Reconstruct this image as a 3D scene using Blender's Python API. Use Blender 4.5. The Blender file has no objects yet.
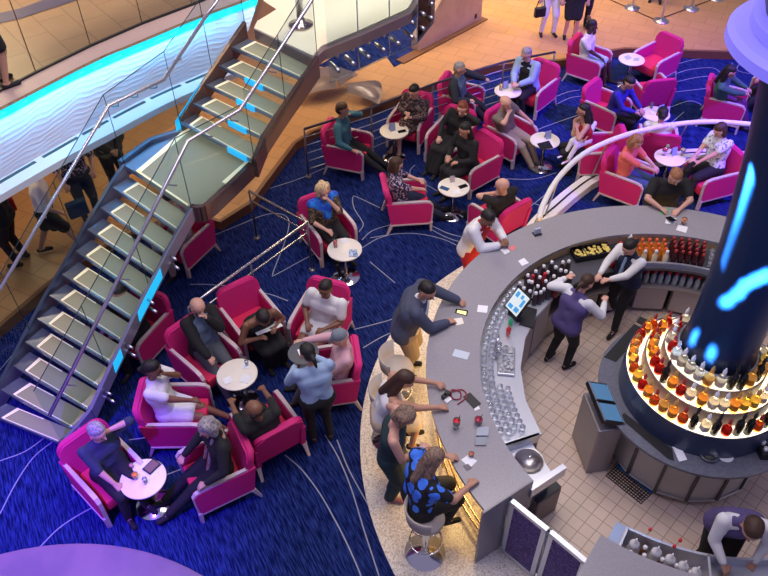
import bpy, bmesh, math, random
from mathutils import Vector, Matrix, Quaternion
random.seed(7)
C = bpy.context.scene.collection
sc = bpy.context.scene
PI = math.pi
# ---------------------------------------------------------------- camera
FPX, PITCH, ROLL, CAMH = 758.87, 0.778657, -0.01567, 7.8
Fv = Vector((0, math.cos(PITCH), -math.sin(PITCH)))
Uv = Vector((0, math.sin(PITCH), math.cos(PITCH)))
Rv = Vector((1, 0, 0))
_c, _s = math.cos(ROLL), math.sin(ROLL)
Rv, Uv = _c*Rv + _s*Uv, -_s*Rv + _c*Uv
cam = bpy.data.cameras.new('camera')
cam.sensor_width = 36
cam.lens = FPX*36/768
camo = bpy.data.objects.new('camera', cam)
C.objects.link(camo)
M3 = Matrix((Rv, Uv, -Fv)).transposed()
camo.matrix_world = Matrix.Translation((0, 0, CAMH)) @ M3.to_4x4()
sc.camera = camo
EYE = Vector((0, 0, CAMH))
def rayd(px, py):
    return Fv + Rv*((px-384)/FPX) + Uv*((288-py)/FPX)
def at(px, py, z=0.0):
    """the point of the horizontal plane at height z seen at a place in the photograph"""
    d = rayd(px, py)
    t = (z-CAMH)/d.z
    return Vector((d.x*t, d.y*t, z))
def proj(p):
    q = Vector(p)-EYE
    d = q.dot(Fv)
    return 384+FPX*q.dot(Rv)/d, 288-FPX*q.dot(Uv)/d
# ---------------------------------------------------------------- world, lights, exposure
sc.view_settings.view_transform = 'Standard'
sc.view_settings.look = 'None'
sc.view_settings.exposure = 0.22
sc.view_settings.gamma = 1.0
w = bpy.data.worlds.new('atrium')
sc.world = w
w.use_nodes = True
w.node_tree.nodes['Background'].inputs[0].default_value = (0.55, 0.50, 0.80, 1)
w.node_tree.nodes['Background'].inputs[1].default_value = 0.36
def light(kind, name, loc, energy, color, size=1.0, target=None, size_y=None, spot=None, blend=0.6):
    l = bpy.data.lights.new(name, kind)
    l.energy = energy
    l.color = color
    if kind == 'AREA':
        l.size = size
        if name == 'walkway_light':
            l.spread = 1.5
        if size_y:
            l.shape = 'RECTANGLE'
            l.size_y = size_y
    else:
        l.shadow_soft_size = size
    if kind == 'SPOT':
        l.spot_size = spot
        l.spot_blend = blend
    o = bpy.data.objects.new(name, l)
    C.objects.link(o)
    o.location = loc
    if target is not None:
        o.rotation_euler = (Vector(target)-Vector(loc)).to_track_quat('-Z', 'Y').to_euler()
    return o
light('AREA', 'ceiling_light', (1.5, 7.0, 12.5), 760, (1.0, 0.90, 0.84), 7, (1.5, 6.5, 0))
light('AREA', 'ceiling_light', (-3.5, 4.0, 12.0), 170, (0.95, 0.80, 1.0), 3, (-2, 6.5, 0))
light('AREA', 'walkway_light', (1.5, 17.5, 6.5), 400, (1.0, 0.74, 0.42), 8, (1.5, 17.6, 0), 3.5)
for _x, _y, _e in ((-5.6, 8.6, 9), (-4.6, 10.2, 11), (-3.4, 11.6, 24), (-6.5, 10.5, 8), (-2.2, 12.6, 24)):  # warm fill lamps added to brighten the space under the deck
    light('AREA', 'deck_fill_light', (_x, _y, 2.7), _e, (1.0, 0.72, 0.42), 0.5, (_x, _y, 0))
light('AREA', 'landing_fill_light', (0.2, 11.6, 6.0), 90, (1.0, 0.86, 0.62), 0.8, (-0.3, 10.9, 3))  # fill lamp added to warm the upper landing
light('AREA', 'landing_fill_light', (-0.6, 11.2, 2.75), 26, (1.0, 0.78, 0.5), 0.6, (-1.2, 10.6, 0))  # fill lamp added to brighten the floor under the landing
light('AREA', 'walkway_light', (-8.0, 13.5, 7.0), 150, (1.0, 0.66, 0.34), 3, (-6.5, 12.0, 3))
light('SPOT', 'stage_light', (-3.5, 1.0, 8.5), 6500, (0.14, 0.03, 1.0), 0.15, (-3.9, 3.5, 0), spot=0.66, blend=0.9)
light('SPOT', 'stage_light', (-5.0, 3.0, 9.0), 900, (0.35, 0.05, 1.0), 0.15, (-3.9, 5.2, 0), spot=0.5, blend=0.9)
light('SPOT', 'stage_light', (9.5, 8.0, 9.5), 9500, (0.20, 0.05, 1.0), 0.25, (5.8, 12.4, 0), spot=0.80, blend=0.9)
light('SPOT', 'stage_light', (3.5, 2.0, 9.6), 300, (0.35, 0.45, 1.0), 0.25, (1.5, 6.0, 1.0), spot=0.8, blend=0.9)
def beam(src, tgt, energy, color, ang, sx=1.0, sy=1.0):
    o = light('SPOT', 'column_highlight_beam', src, energy, color, 0.03, tgt, spot=ang, blend=1.0)
    o.scale = (sx, sy, 1)
    return o
for _k in range(12):  # narrow beams added and stacked to draw the column's highlight streak
    _t = _k/11
    beam((0.6, 6.2, 6.4), (3.13-0.055*_t, 5.13-0.02*_t, 3.02+0.98*_t), (0.4+1.3*_t**2)*100000, (0.26, 0.66, 1.0), 0.014+0.012*_t)
for _p in ((3.23, 4.96, 2.66), (3.27, 4.92, 2.80), (3.29, 4.90, 2.93), (3.34, 4.87, 3.02), (3.39, 4.84, 3.10)):  # added beams that draw the curved highlight
    beam((1.6, 1.6, 6.6), _p, 190000, (0.26, 0.66, 1.0), 0.028)
for _p in ((3.15, 5.12, 1.90), (3.15, 5.12, 2.02), (3.27, 4.92, 1.90), (3.27, 4.92, 1.99)):  # added beams that strengthen the flame-shaped highlights at the column's base
    beam((0.9, 3.2, 6.6), _p, 120000, (0.26, 0.66, 1.0), 0.02)
beam((5.5, 0.8, 7.0), (3.75, 5.0, 3.5), 200, (0.02, 0.06, 1.0), 0.5)  # broad blue fill added for the column's right side
for _a, _e in ((192, 60.0), (236, 50.0)):
    _n = Vector((math.cos(math.radians(_a)), math.sin(math.radians(_a)), 0))
    beam(Vector((3.5, 5.2, 1.66))+_n*0.46, Vector((3.5, 5.2, 2.3))+_n*0.34, _e, (0.12, 0.42, 1.0), 0.9)
# ---------------------------------------------------------------- materials
MATS = {}
def mat(name, col, rough=0.6, metal=0.0, emit=None, es=0.0, trans=0.0, alpha=1.0, spec=None, ior=None, sheen=0.0, coat=0.0):
    if name in MATS:
        return MATS[name]
    m = bpy.data.materials.new(name)
    m.use_nodes = True
    b = m.node_tree.nodes['Principled BSDF']
    b.inputs['Base Color'].default_value = (*col, 1)
    b.inputs['Roughness'].default_value = rough
    b.inputs['Metallic'].default_value = metal
    if emit:
        b.inputs['Emission Color'].default_value = (*emit, 1)
        b.inputs['Emission Strength'].default_value = es
    b.inputs['Transmission Weight'].default_value = trans
    b.inputs['Alpha'].default_value = alpha
    if spec is not None:
        b.inputs['Specular IOR Level'].default_value = spec
    if ior:
        b.inputs['IOR'].default_value = ior
    if sheen:
        b.inputs['Sheen Weight'].default_value = sheen
    if coat:
        b.inputs['Coat Weight'].default_value = coat
        b.inputs['Coat Roughness'].default_value = 0.05
    MATS[name] = m
    return m
def noisy(name, c1, c2, scale=8, rough=0.6, bump=0.0, mapping=None, lo=0.4, hi=0.6, metal=0.0, detail=3, kind='noise', spec=None):
    """two colours mixed by a noise or a voronoi pattern"""
    if name in MATS:
        return MATS[name]
    m = mat(name, c1, rough, metal, spec=spec)
    nt = m.node_tree
    b = nt.nodes['Principled BSDF']
    tc = nt.nodes.new('ShaderNodeTexCoord')
    mp = nt.nodes.new('ShaderNodeMapping')
    nt.links.new(tc.outputs['Object'], mp.inputs[0])
    if mapping:
        mp.vector_type = 'TEXTURE'
        mp.inputs['Rotation'].default_value = mapping[0]
        mp.inputs['Scale'].default_value = mapping[1]
    if kind == 'noise':
        n = nt.nodes.new('ShaderNodeTexNoise')
        n.inputs['Detail'].default_value = detail
        out = n.outputs['Fac']
    else:
        n = nt.nodes.new('ShaderNodeTexVoronoi')
        out = n.outputs['Distance']
        if kind == 'cell':
            out = n.outputs['Color']
    n.inputs['Scale'].default_value = scale
    nt.links.new(mp.outputs[0], n.inputs['Vector'])
    r = nt.nodes.new('ShaderNodeValToRGB')
    r.color_ramp.elements[0].position = lo
    r.color_ramp.elements[0].color = (*c1, 1)
    r.color_ramp.elements[1].position = hi
    r.color_ramp.elements[1].color = (*c2, 1)
    nt.links.new(out, r.inputs[0])
    nt.links.new(r.outputs[0], b.inputs['Base Color'])
    if bump:
        bp = nt.nodes.new('ShaderNodeBump')
        bp.inputs['Strength'].default_value = bump
        bp.inputs['Distance'].default_value = 0.01
        nt.links.new(out, bp.inputs['Height'])
        nt.links.new(bp.outputs[0], b.inputs['Normal'])
    return m
def tiles(name, c1, c2, mortar, size, rot, rough=0.45, w=1.0, gap=0.012, offset=0.0, spec=None):
    if name in MATS:
        return MATS[name]
    m = mat(name, c1, rough, spec=spec)
    nt = m.node_tree
    b = nt.nodes['Principled BSDF']
    tc = nt.nodes.new('ShaderNodeTexCoord')
    mp = nt.nodes.new('ShaderNodeMapping')
    mp.inputs['Rotation'].default_value = (0, 0, rot)
    nt.links.new(tc.outputs['Object'], mp.inputs[0])
    br = nt.nodes.new('ShaderNodeTexBrick')
    br.offset = offset
    br.inputs['Color1'].default_value = (*c1, 1)
    br.inputs['Color2'].default_value = (*c2, 1)
    br.inputs['Mortar'].default_value = (*mortar, 1)
    br.inputs['Scale'].default_value = 1.0
    br.inputs['Mortar Size'].default_value = gap
    br.inputs['Brick Width'].default_value = size*w
    br.inputs['Row Height'].default_value = size
    nt.links.new(mp.outputs[0], br.inputs['Vector'])
    ns = nt.nodes.new('ShaderNodeTexNoise')
    ns.inputs['Scale'].default_value = 3.0
    nt.links.new(tc.outputs['Object'], ns.inputs['Vector'])
    mx = nt.nodes.new('ShaderNodeMix')
    mx.data_type = 'RGBA'
    mx.blend_type = 'MULTIPLY'
    mx.inputs[0].default_value = 0.2
    nt.links.new(br.outputs['Color'], mx.inputs[6])
    nt.links.new(ns.outputs['Fac'], mx.inputs[7])
    nt.links.new(mx.outputs[2], b.inputs['Base Color'])
    return m
def glass(name, tint=(0.85, 0.92, 0.95), refl=0.12):
    if name in MATS:
        return MATS[name]
    m = bpy.data.materials.new(name)
    m.use_nodes = True
    nt = m.node_tree
    nt.nodes.clear()
    o = nt.nodes.new('ShaderNodeOutputMaterial')
    t = nt.nodes.new('ShaderNodeBsdfTransparent')
    t.inputs[0].default_value = (*tint, 1)
    g = nt.nodes.new('ShaderNodeBsdfGlossy')
    g.inputs['Roughness'].default_value = 0.03
    mx = nt.nodes.new('ShaderNodeMixShader')
    lw = nt.nodes.new('ShaderNodeLayerWeight')
    lw.inputs[0].default_value = refl
    nt.links.new(lw.outputs['Fresnel'], mx.inputs[0])
    nt.links.new(t.outputs[0], mx.inputs[1])
    nt.links.new(g.outputs[0], mx.inputs[2])
    nt.links.new(mx.outputs[0], o.inputs[0])
    MATS[name] = m
    return m
# ---------------------------------------------------------------- mesh helpers
def bmn():
    return bmesh.new()
def obj(name, bm, m, parent=None, smooth=False, loc=None, rot=None):
    me = bpy.data.meshes.new(name)
    bmesh.ops.recalc_face_normals(bm, faces=bm.faces)
    bm.to_mesh(me)
    bm.free()
    for mm in (m if isinstance(m, (list, tuple)) else [m]):
        me.materials.append(mm)
    if smooth:
        for p in me.polygons:
            p.use_smooth = True
        if smooth == 'edge':
            me.set_sharp_from_angle(angle=0.7)
    o = bpy.data.objects.new(name, me)
    C.objects.link(o)
    if parent:
        o.parent = parent
    if loc is not None:
        o.location = loc
    if rot is not None:
        o.rotation_euler = (0, 0, rot)
    return o
def tag(o, label, cat, group=None, kind=None):
    o['label'] = label
    o['category'] = cat
    if group:
        o['group'] = group
    if kind:
        o['kind'] = kind
    return o
def thing(name, label, cat, loc=(0, 0, 0), rz=0.0, group=None):
    o = bpy.data.objects.new(name, None)
    o.empty_display_size = 0.1
    C.objects.link(o)
    o.location = loc
    o.rotation_euler = (0, 0, rz)
    return tag(o, label, cat, group)
def struct(name, bm, m, smooth=False):
    o = obj(name, bm, m, None, smooth)
    o['kind'] = 'structure'
    return o
def copy_tree(o, label=None, group=None, parent=None, loc=None, rz=None):
    c = o.copy()
    C.objects.link(c)
    if parent:
        c.parent = parent
    if loc is not None:
        c.location = loc
    if rz is not None:
        c.rotation_euler = (0, 0, rz)
    if label:
        c['label'] = label
    if group:
        c['group'] = group
    for ch in list(o.children):
        copy_tree(ch, parent=c)
    return c
def box(bm, c, s, rz=0.0, mi=0, bev=0.0, M=None):
    mt = M if M is not None else Matrix.Translation(c) @ Matrix.Rotation(rz, 4, 'Z')
    r = bmesh.ops.create_cube(bm, size=1.0, matrix=mt @ Matrix.Diagonal((s[0], s[1], s[2], 1)))
    fs = set(f for v in r['verts'] for f in v.link_faces)
    for f in fs:
        f.material_index = mi
    if bev:
        es = list(set(e for v in r['verts'] for e in v.link_edges))
        bmesh.ops.bevel(bm, geom=es, offset=bev, segments=2, affect='EDGES', profile=0.5)
def frame_of(d):
    d = Vector(d).normalized()
    u = d.cross(Vector((0, 0, 1)))
    if u.length < 1e-3:
        u = Vector((1, 0, 0))
    u.normalize()
    return u, d.cross(u).normalized()
def tube(bm, pts, r, seg=8, mi=0, closed=False, cap=True):
    """a round bar swept along a line; r may be one radius or one per point"""
    pts = [Vector(p) for p in pts]
    n = len(pts)
    rr = r if isinstance(r, (list, tuple)) else [r]*n
    rings = []
    for i, p in enumerate(pts):
        a = pts[i-1] if i > 0 else (pts[-1] if closed else p)
        b = pts[i+1] if i < n-1 else (pts[0] if closed else p)
        u, v = frame_of(b-a)
        if rings and (u.dot(lu) < 0):
            u, v = -u, -v
        lu = u
        rings.append([bm.verts.new(p+(u*math.cos(t)+v*math.sin(t))*rr[i]) for t in [2*PI*k/seg for k in range(seg)]])
    m = n if closed else n-1
    for i in range(m):
        A, B = rings[i], rings[(i+1) % n]
        for k in range(seg):
            f = bm.faces.new((A[k], A[(k+1) % seg], B[(k+1) % seg], B[k]))
            f.material_index = mi
    if cap and not closed:
        for R in (rings[0], rings[-1]):
            f = bm.faces.new(R)
            f.material_index = mi
def lathe(bm, prof, seg=16, c=(0, 0, 0), mi=0, a0=0.0, a1=2*PI):
    """turn a profile of (radius, height) round the vertical axis"""
    full = abs(a1-a0-2*PI) < 1e-6
    n = seg if full else seg+1
    rings = []
    for r, z in prof:
        if r < 1e-6 and full:
            rings.append([bm.verts.new((c[0], c[1], c[2]+z))])
        else:
            rings.append([bm.verts.new((c[0]+r*math.cos(a0+(a1-a0)*k/seg), c[1]+r*math.sin(a0+(a1-a0)*k/seg), c[2]+z)) for k in range(n)])
    for A, B in zip(rings, rings[1:]):
        for k in range(seg):
            k2 = (k+1) % n
            if len(A) == 1 and len(B) == 1:
                continue
            if len(A) == 1:
                f = bm.faces.new((A[0], B[k2], B[k]))
            elif len(B) == 1:
                f = bm.faces.new((A[k], A[k2], B[0]))
            else:
                f = bm.faces.new((A[k], A[k2], B[k2], B[k]))
            f.material_index = mi
    return rings
def ring(bm, c, r0, r1, z0, z1, a0=0.0, a1=2*PI, seg=96, mi=0):
    """a solid band between two radii, two heights and two angles (a1 > a0)"""
    full = abs(a1-a0-2*PI) < 1e-6
    prof = [(r0, z0), (r1, z0), (r1, z1), (r0, z1), (r0, z0)]
    n = seg if full else seg+1
    P = []
    for r, z in prof[:4]:
        P.append([bm.verts.new((c[0]+r*math.cos(a0+(a1-a0)*k/seg), c[1]+r*math.sin(a0+(a1-a0)*k/seg), z)) for k in range(n)])
    for j in range(4):
        A, B = P[j], P[(j+1) % 4]
        for k in range(seg):
            f = bm.faces.new((A[k], A[(k+1) % n], B[(k+1) % n], B[k]))
            f.material_index = mi
    if not full:
        for k in (0, -1):
            f = bm.faces.new([P[j][k] for j in range(4)])
            f.material_index = mi
def prism(bm, pts, z0, z1, mi=0, top_mi=None):
    lo = [bm.verts.new((p[0], p[1], z0)) for p in pts]
    hi = [bm.verts.new((p[0], p[1], z1)) for p in pts]
    f = bm.faces.new(hi)
    f.material_index = mi if top_mi is None else top_mi
    f = bm.faces.new(lo[::-1])
    f.material_index = mi
    n = len(pts)
    for i in range(n):
        f = bm.faces.new((lo[i], lo[(i+1) % n], hi[(i+1) % n], hi[i]))
        f.material_index = mi
def slab(bm, quad, t, mi=0):
    """a plate of thickness t on a loop of 3-D points"""
    q = [Vector(p) for p in quad]
    n = (q[1]-q[0]).cross(q[-1]-q[0]).normalized()*t
    A = [bm.verts.new(p) for p in q]
    B = [bm.verts.new(p+n) for p in q]
    bm.faces.new(A).material_index = mi
    bm.faces.new(B[::-1]).material_index = mi
    k = len(q)
    for i in range(k):
        bm.faces.new((A[i], B[i], B[(i+1) % k], A[(i+1) % k])).material_index = mi
def smooth_line(pts, n=6):
    """Catmull-Rom through the points"""
    P = [Vector(p) for p in pts]
    P = [P[0]*2-P[1]]+P+[P[-1]*2-P[-2]]
    out = []
    for i in range(1, len(P)-2):
        for k in range(n):
            t = k/n
            a, b, c, d = P[i-1], P[i], P[i+1], P[i+2]
            out.append(0.5*((2*b)+(c-a)*t+(2*a-5*b+4*c-d)*t*t+(3*b-a-3*c+d)*t**3))
    out.append(P[-2])
    return out
def wall_along(bm, pts, z0, z1, th, mi=0):
    """an upright plate that follows a line in plan"""
    pts = [Vector((p[0], p[1], 0)) for p in pts]
    L, R = [], []
    for i, p in enumerate(pts):
        d = (pts[min(i+1, len(pts)-1)]-pts[max(i-1, 0)]).normalized()
        n = Vector((-d.y, d.x, 0))*th/2
        L.append(p+n)
        R.append(p-n)
    prism_pts = L+R[::-1]
    lo = [bm.verts.new((p.x, p.y, z0)) for p in prism_pts]
    hi = [bm.verts.new((p.x, p.y, z1)) for p in prism_pts]
    n = len(prism_pts)
    m = len(pts)
    for i in range(n):
        bm.faces.new((lo[i], lo[(i+1) % n], hi[(i+1) % n], hi[i])).material_index = mi
    for i in range(m-1):
        bm.faces.new((hi[i], hi[i+1], hi[n-2-i], hi[n-1-i])).material_index = mi
        bm.faces.new((lo[i], lo[i+1], lo[n-2-i], lo[n-1-i])).material_index = mi

# common materials
chrome = mat('chrome', (0.75, 0.76, 0.8), 0.15, 1.0)
steel = mat('brushed_steel', (0.55, 0.57, 0.62), 0.32, 1.0)
alu = mat('aluminium', (0.62, 0.64, 0.72), 0.35, 0.8)
black = mat('black', (0.012, 0.012, 0.015), 0.4)
blackg = mat('black_gloss', (0.01, 0.01, 0.012), 0.12)
white = mat('white', (0.8, 0.8, 0.82), 0.5)
paper = mat('paper', (0.85, 0.86, 0.9), 0.8)
cream = mat('cream_laminate', (0.86, 0.80, 0.70), 0.35)
brown = mat('brown_edge', (0.16, 0.07, 0.03), 0.4)
clear = glass('clear_glass')
# ================================================================ THE SETTING
BC = Vector((3.49, 5.37, 0))          # centre of the ring bar
IC = Vector((3.50, 5.20, 0))          # centre of the column and its bottle island
D = math.radians
carpet = noisy('blue_carpet', (0.002, 0.006, 0.055), (0.028, 0.055, 0.26), 56, 0.95, 0.0, ((0, 0, D(-63)), (9.0, 1.0, 1)), 0.40, 0.78, detail=2, spec=0.1)
inlay = mat('carpet_line', (0.26, 0.29, 0.40), 0.9)
bm = bmn()
prism(bm, [(-16, -1), (16, -1), (16, 26), (-16, 26)], -0.1, 0.0)
struct('floor', bm, carpet)
# pale lines woven into the carpet
LINES = [
 [(190,245),(237,226),(263,215.5),(280,214),(289,221),(285,241.5),(273,273),(277,274),(299,262),(322,250)],
 [(262,191),(299,179),(327,167),(345,160)], [(380,208),(359,198),(353,197),(354,208),(362,221),(363,226),(359,232)],
 [(362,240),(372,231),(390,225),(400,223)], [(362,248),(377,239),(390,235)], [(328,281),(341,268)],
 [(190,284.5),(206,284.5),(229,286)], [(370,238),(396,234),(419,234),(445,240),(466,251)],
 [(432,226),(450,234),(476,240)], [(430,229),(448,238),(473,246)],
 [(505,179),(534,179),(557,172.5)], [(526,201),(541,206)], [(415,165),(410,171),(413,178),(432,188),(446,197)],
 [(534,131),(558,122),(580,114.6)], [(555,97),(568,92),(580,90)], [(555,105),(570,98),(584,96)],
 [(668,67),(698,59),(733,57),(740,62),(737,70),(750,74)], [(668,77),(688,70),(712,68),(722,74)],
 [(668,93),(693,90),(720,88),(726,96)], [(668,84),(700,77),(733,76)], [(668,108),(690,101),(702,106),(703,115),(695,122)],
 [(732,63),(735,76),(745,86)], [(670,124),(684,112)],
 [(258,292),(272,295),(288,301)], [(354,329.5),(372,325),(390,320),(400,315)], [(363,348),(380,338),(395,331)],
 [(0,461),(26,451),(52,432)], [(0,514),(16,483),(34,457),(55,440)], [(39,548),(60,527.5),(86,511),(117,496)],
 [(285,455),(302,470),(320,494),(336,522),(349,548),(361,576),(366,592)], [(325,435),(338,457),(351,488),(364,530),(379,576)],
 [(337,440),(349,470),(371,510)], [(129,440),(150,437),(168,432)], [(166,475),(190,466)], [(150,505),(158,500)],
 [(395,283),(370,262)], [(0,240+130),(15,352)], [(520,215),(545,195)], [(640,270-150),(650,112)],
]
bm = bmn()
for L in LINES:
    P = smooth_line([at(*p) for p in L], 5)
    L_, R_ = [], []
    for i, p in enumerate(P):
        d = (P[min(i+1, len(P)-1)]-P[max(i-1, 0)]).normalized()
        n = Vector((-d.y, d.x, 0))*0.0075
        L_.append(bm.verts.new((p+n)[:2]+(0.003,)))
        R_.append(bm.verts.new((p-n)[:2]+(0.003,)))
    for i in range(len(P)-1):
        bm.faces.new((L_[i], L_[i+1], R_[i+1], R_[i]))
struct('floor_inlay', bm, inlay)

# raised walkway of orange tiles, one step above the carpet
orange = tiles('orange_tiles', (0.49, 0.265, 0.115), (0.53, 0.29, 0.13), (0.40, 0.215, 0.09), 0.34, D(28), 0.32, 1.7, 0.012, 0.5)
EDGE = [(-90,395),(0,325),(50,282),(110,243),(160,222),(195,213),(220,221),(250,202),(272,172),(294,143),(312,131),(380,103),(440,82),(489,66),(525,61),(560,60),(600,52),(625,48),(680,50),(745,52),(830,60)]
EP = [at(x, y, 0.16) for x, y in EDGE]
bm = bmn()
prism(bm, [(p.x, p.y) for p in EP]+[(15, 14), (15, 25), (-15, 25), (-15, EP[0].y)], 0.001, 0.16, 0)
struct('floor_walkway', bm, orange)
bm = bmn()
wall_along(bm, EP, 0.0, 0.166, 0.07)
struct('trim_walkway', bm, brown)
# blue carpet that carries on under the stair landing
bm = bmn()
prism(bm, [at(x, y, .165)[:2] for x, y in [(318,66),(405,14),(440,2),(452,8),(422,36),(419,55),(394,67),(386,56),(352,72)]], 0.15, 0.168)
struct('floor_carpet_patch', bm, carpet)

# terrazzo ring round the bar
terr = noisy('terrazzo', (0.42, 0.37, 0.31), (0.74, 0.70, 0.64), 75, 0.35, 0.0, None, 0.15, 0.6, kind='cell')
bm = bmn()
ring(bm, (3.57, 5.27), 2.2, 3.89, 0.0, 0.012, seg=128)
struct('floor_terrazzo', bm, terr)
bartile = tiles('bar_tiles', (0.68, 0.53, 0.42), (0.73, 0.57, 0.46), (0.38, 0.28, 0.22), 0.145, D(44), 0.4, 1.0, 0.005)
bm = bmn()
lathe(bm, [(0, 0.016), (2.5, 0.016), (2.5, 0.0)], 96, BC)
struct('floor_bar_tiles', bm, bartile)
# low round platform washed by the purple stage light
bm = bmn()
pc = at(105, 700, 0.1)
pts = [at(*p, .1) for p in [(0, 554), (110, 545), (200, 574)]]
ax, ay = pts[0].x, pts[0].y
bx_, by_ = pts[1].x, pts[1].y
cx_, cy_ = pts[2].x, pts[2].y
dd = 2*(ax*(by_-cy_)+bx_*(cy_-ay)+cx_*(ay-by_))
ux = ((ax*ax+ay*ay)*(by_-cy_)+(bx_*bx_+by_*by_)*(cy_-ay)+(cx_*cx_+cy_*cy_)*(ay-by_))/dd
uy = ((ax*ax+ay*ay)*(cx_-bx_)+(bx_*bx_+by_*by_)*(ax-cx_)+(cx_*cx_+cy_*cy_)*(bx_-ax))/dd
rr = math.hypot(ax-ux, ay-uy)
lathe(bm, [(0, 0.10), (rr-0.03, 0.10), (rr, 0.095), (rr, 0.0)], 96, (ux, uy, 0))
pl = obj('round_platform', bm, noisy('platform_top', (0.20, 0.13, 0.20), (0.25, 0.16, 0.22), 2, 0.4), None, True)
tag(pl, 'low round platform with a smooth top lit purple at the near edge of the carpet', 'platform')
for p in pl.data.polygons:
    p.use_smooth = False

# ---------------------------------------------------------------- upper deck on the left with its wave fascia
DZ = 3.06
deckmat = tiles('deck_tiles', (0.48, 0.28, 0.13), (0.52, 0.30, 0.14), (0.36, 0.20, 0.09), 0.42, D(52), 0.28, 1.8, 0.01, 0.5)
DE = smooth_line([at(x, y, DZ) for x, y in [(-80,132),(0,93),(90,47),(142,24.7),(200,3),(262,-24)]], 4)
bm = bmn()
outer_ = [at(x, y, DZ) for x, y in [(-90,152),(0,108),(90,62),(142,40),(200,16),(256,-4)]]
OE = smooth_line(outer_, 4)
prism(bm, [p[:2] for p in OE]+[(OE[-1].x+1.0, 18), (-14, 18), (-14, OE[0].y)], DZ-0.03, DZ, 0)
struct('floor_deck', bm, deckmat)
bm = bmn()
n = len(DE)
for i in range(n-1):
    a, b, c, d = DE[i], DE[i+1], OE[min(i+1, len(OE)-1)], OE[min(i, len(OE)-1)]
    vs = [bm.verts.new((q.x, q.y, DZ+0.006)) for q in (a, b, c, d)]
    bm.faces.new(vs)
struct('trim_deck_border', bm, mat('deck_border', (0.42, 0.30, 0.30), 0.4))
bm = bmn()
P1 = [at(x, y, DZ) for x, y in [(-20,28),(20,19),(60,6),(100,-8)]]
P2 = [at(x, y, DZ) for x, y in [(-20,18),(20,9),(55,-4),(100,-22)]]
for i in range(3):
    bm.faces.new([bm.verts.new((q.x, q.y, DZ+0.008)) for q in (P1[i], P1[i+1], P2[i+1], P2[i])])
struct('trim_deck_stripe', bm, mat('deck_stripe', (0.12, 0.09, 0.14), 0.3))
# curved fascia: a leaning skirt carved with waves
FT = smooth_line([at(x, y, 3.02) for x, y in [(-90,154),(0,110),(50,83),(100,60),(150,39),(200,18),(258,-3)]], 8)
FB = smooth_line([at(x, y, 2.30) for x, y in [(-90,232),(0,179),(67,140),(110,116),(160,91),(205,72),(236,58)]], 8)
def outn(P, i):
    t_ = P[min(i+1, len(P)-1)]-P[max(i-1, 0)]
    return Vector((t_.y, -t_.x, 0)).normalized()
wavemat = mat('wave_panel', (0.66, 0.66, 0.80), 0.5)
bm = bmn()
NU, NV = 220, 90
def samp(P, t):
    x = t*(len(P)-1)
    i = min(int(x), len(P)-2)
    return P[i].lerp(P[i+1], x-i)
grid = []
for i in range(NU+1):
    u = i/NU
    a, b = samp(FT, u), samp(FB, u)
    nrm = outn(FT, int(round(u*(len(FT)-1))))
    row = []
    for j in range(NV+1):
        v = j/NV
        p = a.lerp(b, v)
        ph = v*13.0+0.40*math.sin(u*17+v*2.0)+0.28*math.sin(u*43+1.3+v*5)+0.15*math.sin(u*90+v*9)+u*1.0
        h = (1.0-abs((ph % 1.0)*2-1))**4
        p = p+nrm*(0.05*math.sin(v*PI)+0.007*h)
        row.append(bm.verts.new(p))
    grid.append(row)
for i in range(NU):
    for j in range(NV):
        bm.faces.new((grid[i][j], grid[i+1][j], grid[i+1][j+1], grid[i][j+1]))
# back skin so the skirt has a body
back = [[bm.verts.new((q.co.x-0.0, q.co.y+0.12, q.co.z)) for q in (r[0], r[-1])] for r in grid]
for i in range(NU):
    bm.faces.new((back[i][0], back[i][1], back[i+1][1], back[i+1][0]))
    bm.faces.new((grid[i][0], back[i][0], back[i+1][0], grid[i+1][0]))
    bm.faces.new((grid[i][-1], grid[i+1][-1], back[i+1][1], back[i][1]))
struct('wall_wave_fascia', bm, wavemat, True)
# cove light strip that glows cyan along the top of the fascia
cy = mat('cyan_strip', (0.0, 0.5, 0.7), 0.5, emit=(0.0, 0.70, 1.0), es=0.85)
bm = bmn()
S1 = [p+Vector((0, 0, 0)) for p in FT]
L_ = []
for i, p in enumerate(FT):
    q = FB[i]
    nrm = outn(FT, i)
    a = p+nrm*0.012+Vector((0, 0, 0.015))
    b = p.lerp(q, 0.11)+nrm*0.036
    L_.append((bm.verts.new(a), bm.verts.new(b)))
for i in range(len(L_)-1):
    bm.faces.new((L_[i][0], L_[i+1][0], L_[i+1][1], L_[i][1]))
cs = obj('cove_light', bm, cy)
tag(cs, 'long cyan glowing cove light strip along the top of the white wave fascia', 'light')
for k in range(2, len(FT)-1, 3):
    p, q = FT[k], FB[k]
    nrm = outn(FT, k)
    light('AREA', 'cove_glow', p+nrm*0.10+Vector((0, 0, -0.03)), 2.0, (0.05, 0.55, 1.0), 0.45, p.lerp(q, 0.35), 0.03)
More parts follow.
